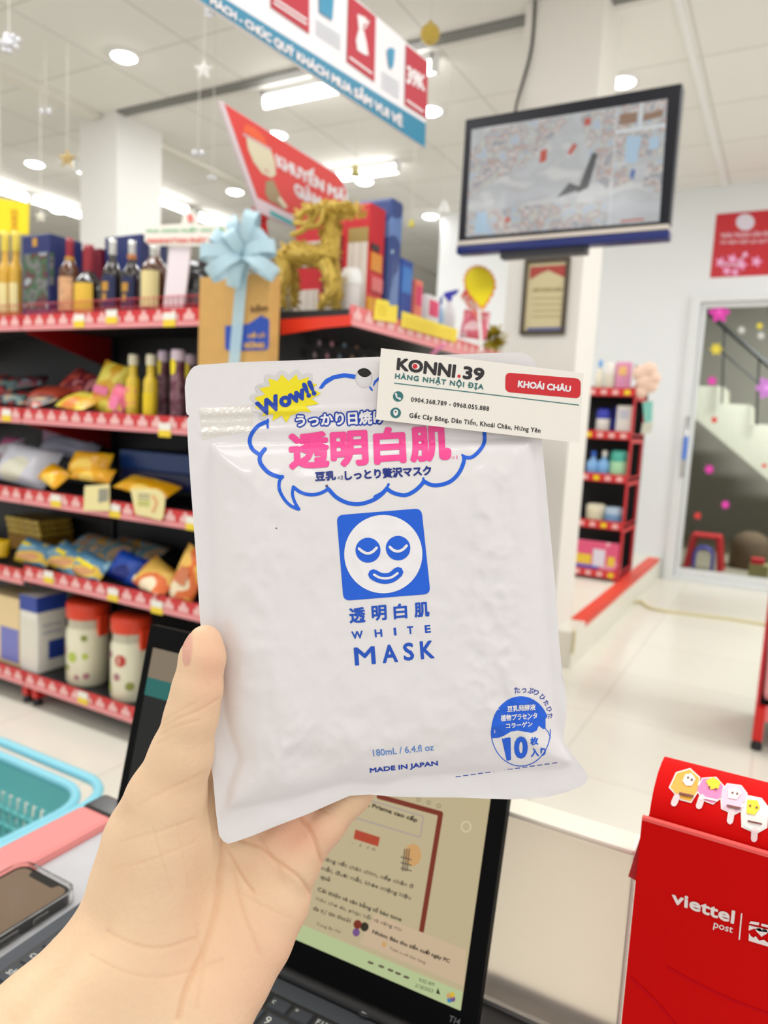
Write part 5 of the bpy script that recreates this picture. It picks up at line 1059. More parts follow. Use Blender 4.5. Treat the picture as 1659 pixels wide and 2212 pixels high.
# ------------------------------------------------------------------ phone in a clear case
ph = on('z', CZ + .011, 168, 1922); px0 = on('z', CZ + .011, 50, 1866).x; x1_, y1_ = ph.x, ph.y + .002; x0_ = min(px0, x1_ - .074); y0_ = y1_ - .152
t = thing('phone', 'black smartphone with a notch in a clear case on the counter', 'phone', ((x0_ + x1_) / 2, (y0_ + y1_) / 2, CZ))
def rrect(x0, x1, y0, y1, r, z, n=6):
    return [Vector((cx + r * cos(a + pi / 2 * i / n), cy_ + r * sin(a + pi / 2 * i / n), z)) for (cx, cy_, a) in ((x1 - r, y1 - r, 0), (x0 + r, y1 - r, pi / 2), (x0 + r, y0 + r, pi), (x1 - r, y0 + r, 1.5 * pi)) for i in range(n + 1)]
M_case = mat('clear_case', (245, 244, 240), .08, trans=1, spec=.6); M_case.node_tree.nodes['Principled BSDF'].inputs['IOR'].default_value = 1.25
b = MB(); O, I = rrect(x0_, x1_, y0_, y1_, .012, CZ + .0005), rrect(x0_ + .0025, x1_ - .0025, y0_ + .0025, y1_ - .0025, .010, CZ + .0005)
n = len(O); T1 = [p + Vector((0, 0, .0115)) for p in O]; T2 = [p + Vector((0, 0, .0115)) for p in I]
for Pq, Rq, fl in ((O, T1, 0), (T1, T2, 0), (T2, I, 0)): b.add(Pq + Rq, [(i, (i + 1) % n, (i + 1) % n + n, i + n) for i in range(n)], 0, True)
for (ya, yb_) in ((.030, .044), (.056, .088)): b.bbox((x1_ - .0005, y1_ - yb_, CZ + .004), (x1_ + .0018, y1_ - ya, CZ + .009), .0008)
b.build('case', M_case, t)
b = MB(); b.prism(rrect(x0_ + .003, x1_ - .003, y0_ + .003, y1_ - .003, .010, CZ + .001), (0, 0, .0085), 0); b.build('body', mat('phone_black', (18, 17, 17), .15), t)
b = MB(); Pq = rrect(x0_ + .006, x1_ - .006, y0_ + .006, y1_ - .006, .008, CZ + .0098); b.add(Pq, [list(range(len(Pq)))]); b.build('screen', mat('phone_screen', (112, 92, 74), .10, spec=.8), t)  # dark screen with a brown reflection painted into its colour
xm = (x0_ + x1_) / 2; b = MB(); b.add([(xm - .018, y1_ - .006, CZ + .0101), (xm - .015, y1_ - .0115, CZ + .0101), (xm + .015, y1_ - .0115, CZ + .0101), (xm + .018, y1_ - .006, CZ + .0101)], [(0, 1, 2, 3)]); b.build('notch', MATS['phone_black'], t)

# ------------------------------------------------------------------ white acrylic stand
SY = .457; a, c = on('y', SY, 1095, 1768), on('y', SY, 1368, 1842); sx0 = on('y', SY, 1036, 2166).x; sx1 = c.x; sz = (a.z + c.z) / 2
st = thing('acrylic_stand', 'frosted white acrylic stand on a black foot beside the laptop', 'stand', ((sx0 + sx1) / 2, SY + .01, CZ))
M_acr = mat('frosted_white', (234, 226, 214), .7, trans=.8, spec=.3); M_acr.node_tree.nodes['Principled BSDF'].inputs['IOR'].default_value = 1.08
MB().bbox((sx0, SY, CZ + .014), (sx1, SY + .016, sz), .0015).build('panel', M_acr, st)
MB().bbox((sx0 - .001, SY - .001, sz), (sx1 + .001, SY + .022, sz + .004), .0015).build('top_rim', mat('rim_cream', (236, 230, 212), .3), st)
MB().box((sx1, SY + .001, CZ + .012), (sx1 + .0025, SY + .016, sz - .002)).build('bright_edge', mat('edge_clear', (244, 240, 226), .15, trans=.4), st)
MB().bbox((sx0 - .004, SY - .03, CZ), (sx1 + .006, SY + .03, CZ + .013), .002).build('foot', M_black, st)
MB().box((sx0 - .003, SY - .004, CZ + .013), (sx1, SY, CZ + .0165)).build('clip_bar', mat('clip_silver', (180, 178, 174), .25, .6), st)

# ------------------------------------------------------------------ red parcel box
VY = .40; a, c = on('y', VY, 1387, 1766), on('y', VY, 1342, 2212); vx0, vx1 = (a.x + c.x) / 2, .13; vz = a.z
rb = thing('parcel_box', 'bright red cardboard parcel box with white lettering at bottom right', 'box', ((vx0 + vx1) / 2, VY + .03, CZ))
M_rcard = mat('red_card', (206, 2, 0), .75, spec=.12)
MB().box((vx0, VY, CZ + .0005), (vx1, VY + .0025, vz)).box((vx0, VY + .0025, CZ + .0005), (vx0 + .002, VY + .06, vz - .012)).box((vx1 - .002, VY + .0025, CZ), (vx1, VY + .06, vz - .012)).box((vx0, VY + .06, CZ + .0005), (vx1, VY + .0625, vz - .005)).build('body', M_rcard, rb)
MB().box((vx0, VY - .0003, vz - .0014), (vx1, VY + .0028, vz + .0004)).build('cut_edge', mat('red_edge_light', (240, 90, 84), .6), rb)
prof = [(VY + .004, vz - .02), (VY + .0045, vz + .001), (VY + .007, vz + .007), (VY + .013, vz + .0125), (VY + .024, vz + .0165), (VY + .038, vz + .0175), (VY + .050, vz + .0165), (VY + .058, vz + .009), (VY + .0605, vz - .03)]
b = MB(); fx0 = vx0 + .003; V0 = [Vector((fx0, y, z)) for y, z in prof]; V1 = [Vector((vx1 - .003, y, z)) for y, z in prof]; I0 = [Vector((fx0, y + .0005, z - .002)) for y, z in prof]; I1 = [Vector((vx1 - .003, y + .0005, z - .002)) for y, z in prof]
n = len(prof); b.add(V0 + V1, [(i, i + n, i + n + 1, i + 1) for i in range(n - 1)], 0, True); b.add(I0 + I1, [(i, i + 1, i + n + 1, i + n) for i in range(n - 1)], 0, True); b.add(V0 + I0, [(i, i + 1, i + n + 1, i + n) for i in range(n - 1)], 0)
b.build('curved_flap', M_rcard, rb)
b = MB(); b.prism([on('y', VY + .004, *p) for p in ((1386, 1800), (1357, 1893), (1376, 1904), (1392, 1860))], (0, .0015, 0)); b.build('side_tab', mat('red_card_inner', (170, 10, 12), .6), rb)
def lidmap(o):
    def f(px, py):
        d = fwd + RT * ((px - CX) / FPX) - UP * ((py - CY) / FPX); best = None
        for i in range(n - 1):
            (ya, za), (yb_, zb_) = prof[i], prof[i + 1]; nn = Vector((0, -(zb_ - za), (yb_ - ya))).normalized()
            den = d.dot(nn)
            if abs(den) < 1e-6: continue
            s = (Vector((0, ya, za)) - EYE).dot(nn) / den; p = EYE + d * s
            if min(ya, yb_) - 2e-4 <= p.y <= max(ya, yb_) + 2e-4 and min(za, zb_) - 2e-4 <= p.z <= max(za, zb_) + 2e-4 and (best is None or s < best[0]): best = (s, p, nn)
        if best is None: return onp(Vector((0, VY + .02, vz + .015)), Vector((0, -.4, .92)), px, py, o)
        nn = best[2] if best[2].dot(d) < 0 else -best[2]; return best[1] + nn * o
    return f
Q = lidmap(.0006); Q2 = lidmap(.001)
mp = [mat('pop_orange', (236, 170, 60), .5), mat('pop_white', (240, 232, 226), .5), mat('pop_pink', (236, 130, 180), .5), mat('pop_yellow', (246, 210, 30), .5), mat('pop_pale', (240, 196, 214), .5), mat('pop_stick', (238, 214, 214), .5), mat('pop_ink', (120, 60, 50), .5), mat('pop_sky', (150, 190, 230), .5)]
def pop(out, inner, stick, m0, m1, face):
    b = MB(); w = .0
    cx_, cy_ = sum(p[0] for p in out) / len(out), sum(p[1] for p in out) / len(out)
    fill(b, [(cx_ + (x - cx_) * 1.10, cy_ + (y - cy_) * 1.10) for x, y in out], lidmap(.0004), 1, 12); line(b, stick, 14, Q, 5, L=12); fill(b, out, Q, m0, 12); fill(b, inner, Q2, m1, 12)
    for x, y in face: fill(b, ell(x, y, 2.5, n=8), lidmap(.0013), 6)
    line(b, [(cx_ - 14, cy_ + 18), (cx_ + 14, cy_ + 24)], 4, lidmap(.0012), 6 if m0 != 2 else 1, L=10)
    b.build('popsicle_sticker', mp, rb)
pop([(1448, 1702), (1462, 1672), (1490, 1664), (1510, 1682), (1505, 1712), (1492, 1732), (1470, 1726)], [(1474, 1690), (1480, 1676), (1494, 1674), (1502, 1686), (1494, 1700), (1482, 1700)], [(1462, 1722), (1456, 1736)], 0, 1, ((1486, 1684), (1494, 1688)))
pop([(1506, 1706), (1518, 1684), (1546, 1682), (1562, 1700), (1556, 1724), (1540, 1736), (1518, 1728)], [(1524, 1690), (1540, 1682), (1556, 1692), (1552, 1706), (1534, 1708)], [(1516, 1724), (1510, 1742)], 2, 3, ((1532, 1704), (1546, 1708)))
pop([(1558, 1712), (1572, 1696), (1600, 1700), (1612, 1716), (1606, 1748), (1586, 1758), (1560, 1746)], [(1572, 1708), (1590, 1704), (1602, 1716), (1590, 1730), (1572, 1726)], [(1580, 1754), (1577, 1774)], 4, 1, ((1582, 1716), (1592, 1718)))
pop([(1602, 1740), (1614, 1722), (1644, 1728), (1658, 1746), (1655, 1786), (1634, 1798), (1604, 1784)], [(1614, 1730), (1636, 1732), (1642, 1748), (1630, 1762), (1612, 1758)], [(1630, 1794), (1629, 1812)], 1, 3, ((1620, 1744), (1634, 1748)))
Q = lambda px, py: on('y', VY - .0006, px, py); b = MB()
text(b, 'viettel', ((1453, 1925), (1587, 1969), (1584, 1995), (1452, 1950)), Q, 0, bold=2.6); text(b, 'post', ((1543, 1991), (1584, 2004), (1581, 2020), (1540, 2008)), Q, 0, bold=.5); line(b, [(1602, 1974), (1597, 2029)], 3, Q); b.build('lettering', mat('white_ink', (238, 226, 220), .6), rb)
b = MB(); fill(b, ((1622, 1990), (1640, 1993), (1639, 1999), (1618, 1995)), Q); fill(b, ((1645, 1995), (1675, 2002), (1675, 2008), (1644, 2000)), Q); fill(b, ((1618, 1999), (1676, 2012), (1676, 2018), (1658, 2014), (1640, 2012), (1630, 2006), (1617, 2010)), Q)
fill(b, [(1645 + 13 * (16 * sin(t) ** 3) / 16, 2013 - 11 * (13 * cos(t) - 5 * cos(2 * t) - 2 * cos(3 * t) - cos(4 * t)) / 16 + (16 * sin(t) ** 3) / 16 * 3) for t in np.arange(0, 6.28, .2)], Q)
fill(b, ((1618, 2016), (1622, 2022), (1628, 2026), (1632, 2022), (1640, 2032), (1650, 2030), (1658, 2036), (1676, 2036), (1676, 2050), (1617, 2032)), Q); b.build('parcel_emblem', MATS['white_ink'], rb)
b = MB(); line(b, smoothpath([(1440, 2088), (1500, 2122), (1580, 2160), (1670, 2194)], 5), 2, Q); line(b, smoothpath([(1362, 2112), (1400, 2146), (1440, 2190), (1470, 2230)], 5), 2, Q); b.build('thin_lines', mat('rose_ink', (200, 4, 34), .8, spec=.1), rb)
# ------------------------------------------------------------------ the white pouch
def dp(px, py): return .318 + .000030 * (px - 820) - .000012 * (py - 1250)
INNER = [(455, 962), (462, 1200), (472, 1400), (492, 1560), (515, 1640), (494, 1700), (486, 1752), (640, 1721), (753, 1688), (829, 1692), (892, 1674), (1206, 1658), (1238, 1650), (1202, 1580), (1186, 1450), (1168, 1200), (1150, 950)]
def inpoly(px, py, P):
    c = False; j = len(P) - 1
    for i in range(len(P)):
        if (P[i][1] > py) != (P[j][1] > py) and px < (P[j][0] - P[i][0]) * (py - P[i][1]) / (P[j][1] - P[i][1]) + P[i][0]: c = not c
        j = i
    return c
def pdist(px, py, P, closed=True):
    m = 1e9
    for i in range(len(P) if closed else len(P) - 1):
        ax, ay = P[i]; bx, by = P[(i + 1) % len(P)]; dx, dy = bx - ax, by - ay; t = max(0, min(1, ((px - ax) * dx + (py - ay) * dy) / (dx * dx + dy * dy + 1e-9)))
        m = min(m, (px - ax - t * dx) ** 2 + (py - ay - t * dy) ** 2)
    return sqrt(m)
def nz(x, y, s, k): return noise.noise(Vector((x / s, y / s, k)))
def ridge(x, y, s, k): return 1 - 2 * abs(nz(x, y, s, k))
def hh(px, py):
    d = pdist(px, py, INNER); ins = inpoly(px, py, INNER)
    if ins:
        k = 1 - exp(-(d / 75) ** 1.4); h = .0082 * (.30 * (1 - exp(-d / 10)) + .70 * k)
        edge = exp(-(d / 120)) ; right = max(0, min(1, (px - 960) / 160)); low = max(0, min(1, (py - 1500) / 150)); left = max(0, min(1, (620 - px) / 150))
        amp = .25 + .75 * max(right, low, left * .9)
        h += k * amp * (.0022 * nz(px * 1.0, py * .55, 95, 1) + .0017 * ridge(px, py * .7, 70, 4) - .0008 + .0009 * ridge(px * .9 + py * .2, py * .8, 34, 9))
        h += k * .0012 * nz(px, py, 210, 7) + k * max(right, low * .5) * (.0011 * max(0, ridge(px * 1.1 + py * .35, py * .8, 60, 12)) ** 5 + .0007 * max(0, ridge(px - py * .3, py, 42, 15)) ** 5)
        return h
    h = 0
    if py < 960:
        for (y0, a, w) in ((893, .0006, 7), (906, -.0002, 5), (934, .0006, 7)): h += a * exp(-((py - y0 + .03 * (px - 430)) / w) ** 2) * min(1, max(0, (px - 428) / 10))
        h += .0003 * nz(px, py, 120, 3)
    else: h += .0005 * nz(px, py, 60, 5) * min(1, d / 20)
    return h
def SP_(o): return lambda px, py: dep(px, py, dp(px, py) - hh(px, py) - o)
top = [(411, 800), (418, 792), (430, 788), (520, 782), (620, 779), (760, 773), (840, 770), (1000, 765), (1100, 761), (1130, 762), (1150, 773), (1157, 786)]
right = [(1157, 786), (1162, 840), (1170, 945), (1178, 1030), (1186, 1120), (1200, 1270), (1209, 1400), (1215, 1455), (1224, 1500), (1223, 1560), (1216, 1598), (1224, 1612), (1245, 1640), (1262, 1662), (1271, 1680)]
bottom = [(482, 1817), (493, 1823), (518, 1815), (546, 1805), (598, 1784), (666, 1758), (714, 1737), (755, 1719), (797, 1716), (839, 1720), (892, 1722), (997, 1723), (1102, 1727), (1180, 1722), (1225, 1711), (1254, 1700), (1265, 1692), (1271, 1680)]
left = [(411, 800), (402, 816), (399, 836), (402, 893), (410, 899), (404, 905), (406, 960), (412, 1050), (418, 1130), (426, 1240), (432, 1340), (442, 1430), (460, 1475), (478, 1512), (470, 1555), (458, 1610), (455, 1640), (461, 1690), (466, 1750), (473, 1805), (482, 1817)]
def rs(P, n):
    d = [0]
    for i in range(1, len(P)): d.append(d[-1] + sqrt((P[i][0] - P[i - 1][0]) ** 2 + (P[i][1] - P[i - 1][1]) ** 2))
    o = []; j = 0
    for k in range(n + 1):
        s = d[-1] * k / n
        while j < len(P) - 2 and d[j + 1] < s: j += 1
        f = (s - d[j]) / (d[j + 1] - d[j]); o.append((P[j][0] + (P[j + 1][0] - P[j][0]) * f, P[j][1] + (P[j + 1][1] - P[j][1]) * f))
    return o
NU, NV = 124, 160
T_, B_, L_, R_ = rs(top, NU), rs(bottom, NU), rs(left, NV), rs(right, NV)
grid = []
for j in range(NV + 1):
    v = j / NV
    for i in range(NU + 1):
        u = i / NU; p = []
        for c in (0, 1):
            p.append((1 - v) * T_[i][c] + v * B_[i][c] + (1 - u) * L_[j][c] + u * R_[j][c] - ((1 - u) * (1 - v) * T_[0][c] + u * (1 - v) * T_[NU][c] + (1 - u) * v * B_[0][c] + u * v * B_[NU][c]))
        grid.append(p)
pouch = thing('mask_pouch', 'white foil pouch with blue smiling face logo held up in the hand', 'pouch', tuple(dep(850, 1720, dp(850, 1720))))
def sheet(front):
    hc = (786, 817) if front else (788, 797); rx, ry = (19, 22) if front else (17, 18); b = MB(); vs = []; dead = set()
    for k, (x, y) in enumerate(grid):
        r = sqrt(((x - hc[0]) / rx) ** 2 + ((y - hc[1]) / ry) ** 2)
        if .80 < r < 1.26: x, y = hc[0] + (x - hc[0]) / r, hc[1] + (y - hc[1]) / r
        elif r <= .80: dead.add(k)
        h = hh(x, y); i = k % (NU + 1); j = k // (NU + 1); e = 0 if i in (0, NU) or j in (0, NV) else 1
        vs.append(dep(x, y, dp(x, y) - h * e if front else dp(x, y) + e * (.0006 + max(0, h) * .62)))
    fs = []
    for j in range(NV):
        for i in range(NU):
            a = j * (NU + 1) + i; f = (a, a + NU + 1, a + NU + 2, a + 1)
            if not any(q in dead for q in f): fs.append(f if front else f[::-1])
    b.add(vs, fs, 0, True); return b
M_film = mat('pouch_film', (228, 223, 223), .22, spec=.6, bump=.16, bscale=120, coat=.3)
M_filmb = mat('pouch_back', (226, 222, 222), .4)
sheet(True).build('front_sheet', M_film, pouch); sheet(False).build('back_sheet', M_filmb, pouch)
M_blue = mat('ink_blue', (8, 92, 214), .32); M_deep = mat('ink_deep_blue', (8, 60, 170), .32); M_mag = mat('ink_pink', (246, 70, 150), .32); M_ylw = mat('ink_yellow', (238, 220, 10), .32); M_pw = mat('ink_white', (238, 234, 236), .32); M_sil = mat('ink_silver', (212, 208, 206), .3)
e0 = .00012; S1, S2, S3 = SP_(e0), SP_(e0 * 2), SP_(e0 * 3)
# zip band at the left
b = MB(); fill(b, ((430, 884), (548, 874), (545, 930), (437, 950)), SP_(.00005), 0, 9); b.build('zip_band', mat('zip_foil', (226, 220, 212), .24, .2, bump=.25, bscale=120), pouch)
# burst
cv = lambda P, ox, oy, s: [(ox + x / s, oy + y / s) for x, y in P]
burst = cv([(220, 325), (350, 300), (330, 205), (440, 240), (490, 160), (575, 240), (665, 155), (690, 230), (815, 190), (800, 262), (915, 275), (850, 330), (960, 385), (845, 450), (935, 510), (780, 540), (845, 612), (710, 600), (640, 640), (600, 645), (545, 735), (490, 650), (380, 715), (390, 630), (255, 660), (290, 590), (165, 560), (235, 500), (160, 440), (290, 400)], 520, 780, 5.53)
b = MB(); bc = (620, 862); 
bs = thing
line(b, burst[:7] + burst[7:10], 18, S1, 0, L=9); line(b, [burst[i] for i in (0, 29, 28, 27, 26, 25, 24)], 16, S1, 0, L=9)
fill(b, burst, S2, 1, 9); text(b, 'Wow!!', ((553, 871), (670, 823), (682, 851), (565, 899)), S3, 2, bold=5, L=9)
b.build('burst', [M_sil, M_ylw, M_deep], pouch)
# speech bubble
z6 = lambda P: cv(P, 380, 740, 3.607); z7 = lambda P: cv(P, 780, 720, 3.318)
b = MB()
body = smoothpath(z6([(712, 615), (640, 650), (590, 712), (575, 775), (600, 835), (652, 872)]), 5)
line(b, body, 8.5, S1, 0, L=9); line(b, z6([(716, 600), (712, 625), (716, 662)]), 5, S1, 0, L=9)
line(b, smoothpath(z6([(694, 830), (668, 862), (652, 905), (668, 955), (725, 1015), (800, 1045), (828, 1046)]), 5), 9, S1, 0, L=9)
line(b, smoothpath(z6([(828, 1046), (806, 1085), (808, 1150), (848, 1225), (900, 1275), (958, 1298)]), 5), 7, S1, 0, L=9)
fill(b, z6([(970, 1296), (960, 1308), (935, 1306), (905, 1283), (925, 1262), (945, 1278)]), S1, 0, 9)
line(b, smoothpath(z6([(958, 1298), (925, 1240), (908, 1180), (915, 1125)]), 5), 6.5, S1, 0, L=9)
line(b, smoothpath(z6([(915, 1125), (975, 1168), (1055, 1186), (1130, 1172), (1188, 1140)]), 5), 7.5, S1, 0, L=9); line(b, z6([(1172, 1118), (1192, 1142)]), 5, S1, 0, L=9)
line(b, smoothpath(z6([(1188, 1140), (1250, 1205), (1335, 1248), (1430, 1258), (1530, 1230), (1600, 1185), (1640, 1140)]), 5), 8.5, S1, 0, L=9); line(b, z6([(1655, 1105), (1640, 1145)]), 5, S1, 0, L=9)
line(b, smoothpath(z7([(100, 1172), (150, 1145), (183, 1112)]), 4), 7.5, S1, 0, L=9); line(b, z7([(198, 1082), (183, 1114)]), 5, S1, 0, L=9)
line(b, smoothpath(z7([(183, 1112), (235, 1145), (315, 1160), (380, 1132), (430, 1088), (450, 1060)]), 5), 8.5, S1, 0, L=9); line(b, z7([(446, 1040), (452, 1064)]), 5, S1, 0, L=9)
line(b, smoothpath(z7([(452, 1062), (510, 1088), (580, 1084), (650, 1055), (705, 995), (735, 925), (738, 885)]), 5), 8.5, S1, 0, L=9); line(b, z7([(726, 872), (740, 888)]), 5, S1, 0, L=9)
line(b, smoothpath(z7([(738, 888), (792, 888), (845, 845), (882, 785), (884, 715), (872, 670)]), 5), 8, S1, 0, L=9)
fill(b, z6([(1113, 358), (1135, 320), (1165, 285), (1225, 255), (1310, 238), (1400, 250), (1395, 284), (1315, 272), (1235, 285), (1170, 325), (1140, 360)]), S1, 0, 9)
fill(b, z6([(1535, 330), (1545, 300), (1585, 262), (1590, 285), (1558, 312), (1540, 345)]), S1, 0, 9); line(b, z6([(1512, 348), (1528, 370)]), 4, S1, 0, L=9)
b.build('bubble_pattern', M_blue, pouch)
b = MB(); q = ((639, 897), (829, 886), (830, 914), (641, 921)); text(b, 'うっかり日焼け', q, S1, 0, bold=9, L=9, only_outline=False); text(b, 'うっかり日焼け', q, S2, 1, bold=2.2, L=9); b.build('outlined_lettering', [M_deep, M_pw], pouch)
b = MB(); text(b, '透明白肌', ((625, 937), (968, 919), (972, 991), (628, 1012)), S2, 0, bold=7.5, L=9); text(b, '※1', ((975, 985), (988, 984), (988, 992), (975, 993)), S1, 0, bold=.2); b.build('headline', M_mag, pouch)
b = MB(); text(b, '豆乳', ((681, 1020), (724, 1017), (725, 1036), (682, 1039)), S2, 0, bold=2, L=9); text(b, '※2', ((729, 1028), (741, 1027), (741, 1035), (729, 1036)), S2, 0, bold=.3); text(b, 'しっとり贅沢マスク', ((745, 1017), (930, 1006), (932, 1026), (746, 1037)), S2, 0, bold=2, L=9); b.build('subtitle', mat('ink_navy', (12, 40, 130), .32), pouch)
# smiling face emblem
b = MB()
def rquad(P, r, n=5):
    o = []
    for i in range(4):
        p0, p, p1 = P[i - 1], P[i], P[(i + 1) % 4]; d0 = (p0[0] - p[0], p0[1] - p[1]); d1 = (p1[0] - p[0], p1[1] - p[1]); l0, l1 = sqrt(d0[0] ** 2 + d0[1] ** 2), sqrt(d1[0] ** 2 + d1[1] ** 2)
        a = (p[0] + d0[0] / l0 * r, p[1] + d0[1] / l0 * r); c = (p[0] + d1[0] / l1 * r, p[1] + d1[1] / l1 * r)
        for k in range(n + 1): t = k / n; o.append(((1 - t) ** 2 * a[0] + 2 * t * (1 - t) * p[0] + t * t * c[0], (1 - t) ** 2 * a[1] + 2 * t * (1 - t) * p[1] + t * t * c[1]))
    return o
fill(b, rquad([(727, 1113), (910.5, 1098), (930, 1283), (742, 1298)], 15), S1, 0, 9)
fill(b, ell(828, 1197, 84.4, 84.6, 56), S2, 1, 9)
fill(b, ell(795, 1188.5, 27, n=32), S3, 0, 9); fill(b, ell(860, 1184, 26.5, n=32), S3, 0, 9)
z1 = lambda P: cv(P, 700, 1080, 5.53)
S4 = SP_(e0 * 4)
line(b, smoothpath(z1([(590, 890), (660, 928), (735, 938), (810, 922), (885, 862)]), 5), 23, S3, 0, L=9)
line(b, smoothpath(z1([(598, 892), (660, 926), (735, 937), (810, 922), (878, 875)]), 5), 5.2, S4, 1, L=9)
line(b, smoothpath(z1([(418, 582), (470, 622), (525, 638), (580, 618), (627, 572)]), 5), 6, S4, 1, L=9); line(b, smoothpath(z1([(786, 562), (830, 600), (885, 613), (940, 592), (986, 546)]), 5), 6, S4, 1, L=9)
b.build('face_emblem', [M_blue, M_pw], pouch)
b = MB()
for ch, (x0, y0, x1, y1) in zip('透明白肌', ((303, 1288, 490, 1470), (570, 1262, 745, 1440), (832, 1243, 990, 1420), (1080, 1226, 1255, 1400))):
    text(b, ch, z1([(x0, y0 + 8), (x1 - 8, y0 - 4), (x1, y1 - 12), (x0 + 10, y1)]), S1, 0, bold=2.4, L=9)
for ch, cx_, cy_, w in (('W', 397, 1612, 128), ('H', 650, 1591, 82), ('I', 848, 1572, 22), ('T', 1030, 1556, 66), ('E', 1239, 1540, 62)):
    text(b, ch, z1([(cx_ - w / 2 - 4, cy_ - 42 + w * .04), (cx_ + w / 2 - 4, cy_ - 42 - w * .04), (cx_ + w / 2 + 4, cy_ + 42 - w * .04), (cx_ - w / 2 + 4, cy_ + 42 + w * .04)]), S1, 0, bold=1.5, L=9)
for ch, cx_, cy_, w in (('M', 487, 1862, 236), ('A', 786, 1836, 168), ('S', 1010, 1812, 112), ('K', 1231, 1790, 150)):
    text(b, ch, z1([(cx_ - w / 2 - 8, cy_ - 100 + w * .04), (cx_ + w / 2 - 8, cy_ - 100 - w * .04), (cx_ + w / 2 + 8, cy_ + 100 - w * .04), (cx_ - w / 2 + 8, cy_ + 100 + w * .04)]), S1, 0, bold=2.6, L=9)
b.build('name_lettering', mat('ink_mid_blue', (8, 78, 190), .32), pouch)
b = MB(); text(b, '180mL / 6.4.fl oz', ((805, 1620), (936, 1607), (937, 1621), (807, 1634)), S1, 0, bold=.4, L=12); b.build('volume_print', mat('ink_soft_blue', (90, 138, 210), .32), pouch)
b = MB(); text(b, 'MADE IN JAPAN', ((799, 1660), (945, 1644), (946, 1656), (800, 1672)), S1, 0, bold=1.3, L=12)
for k in range(14): x = 985 + k * 16; line(b, [(x, 1690 - .14 * (x - 985) - 12), (x + 10, 1690 - .14 * (x - 985) - 13)], 1.6, S1, 0)
b.build('small_print', M_deep, pouch)
# round badge
zb = lambda P: cv(P, 980, 1420, 5.185); b = MB()
arc = [(1125 + 64 * cos(a), 1579.5 + 75.5 * sin(a)) for a in np.linspace(pi * .985, pi * 1.86, 26)]
fill(b, arc + zb([(1030, 690), (1030, 800), (1000, 802), (955, 765), (930, 820), (880, 845), (800, 835), (720, 818), (640, 832), (560, 880), (500, 902), (424, 906)]), S1, 0, 8)
line(b, [(1125 + 64 * cos(a), 1579.5 + 75.5 * sin(a)) for a in np.linspace(-.05, pi * 1.0, 30)] , 1.8, S1, 0, L=8); line(b, zb([(1030, 800), (1062, 840), (1085, 900)]), 1.6, S1, 0, L=8)
for s, x0, x1, y0, y1, sl in (('豆乳発酵液', 602, 915, 535, 600, 22), ('植物プラセンタ', 530, 935, 632, 700, 30), ('コラーゲン', 587, 880, 728, 785, 22)): text(b, s, zb([(x0, y0 + sl / 2), (x1, y0 - sl / 2), (x1, y1 - sl / 2), (x0, y1 + sl / 2)]), S2, 1, bold=.9, L=9)
text(b, '1', zb([(548, 915), (630, 905), (634, 1145), (600, 1150)]), S1, 0, bold=3, L=9); text(b, '0', zb([(690, 905), (815, 895), (818, 1118), (692, 1126)]), S1, 0, bold=5.5, L=9)
text(b, '枚', zb([(862, 900), (945, 890), (947, 975), (864, 985)]), S1, 0, bold=1.5, L=9); text(b, '入り', zb([(866, 1022), (1028, 1010), (1030, 1100), (868, 1114)]), S1, 0, bold=1.5, L=9)
for ch, x, y, a, s in (('た', 712, 366, -.16, 64), ('っ', 790, 372, -.02, 48), ('ぷ', 862, 374, .1, 62), ('り', 925, 392, .25, 56), ('ひ', 995, 446, .75, 56), ('た', 1040, 510, .95, 54), ('ひ', 1070, 582, 1.15, 54), ('た', 1084, 655, 1.35, 54)):
    c_, s_ = cos(a) * s / 2, sin(a) * s / 2; text(b, ch, zb([(x - c_ + s_, y - s_ - c_), (x + c_ + s_, y + s_ - c_), (x + c_ - s_, y + s_ + c_), (x - c_ - s_, y - s_ + c_)]), S1, 2, bold=.7, L=9)
b.build('round_badge', [M_blue, M_pw, mat('ink_violet', (70, 80, 170), .32)], pouch)
b = MB(); fill(b, ell(597, 1141, 2.2, 1.6, 8), S1); fill(b, ell(706, 1049, 2.5, n=8), S3); b.build('speck', mat('speck_brown', (110, 84, 50), .6), pouch)

# ------------------------------------------------------------------ shop card in front of the pouch
cq = quadmap([(823, 752), (1261, 806), (1252, 957), (812, 906)])
def MC(o): return lambda px, py: dep(px, py, dp(px, py) - .0028 + .0000022 * max(0, px - 1000) - .0012 * sin(pi * min(1, max(0, (px - 812) / 449))) - o)
card = thing('shop_card', 'small cream paper card with a red pill and teal line across the pouch corner', 'card', tuple(MC(0)(1030, 930)))
b = MB(); N = 24; F = []; K = []
for j in range(7):
    for i in range(N + 1):
        p = cq(i / N, j / 6); F.append(MC(.0002)(*p)); K.append(MC(-.0002)(*p))
b.add(F, [(j * (N + 1) + i, j * (N + 1) + i + 1, (j + 1) * (N + 1) + i + 1, (j + 1) * (N + 1) + i) for j in range(6) for i in range(N)], 0, True)
b.add(K, [(j * (N + 1) + i, (j + 1) * (N + 1) + i, (j + 1) * (N + 1) + i + 1, j * (N + 1) + i + 1) for j in range(6) for i in range(N)], 0, True)
ring = [i for i in range(N + 1)] + [j * (N + 1) + N for j in range(1, 7)] + [6 * (N + 1) + i for i in range(N - 1, -1, -1)] + [j * (N + 1) for j in range(5, 0, -1)]
b.add([F[i] for i in ring] + [K[i] for i in ring], [(i, (i + 1) % len(ring), (i + 1) % len(ring) + len(ring), i + len(ring)) for i in range(len(ring))])
b.build('sheet', mat('card_stock', (238, 232, 222), .6), card)
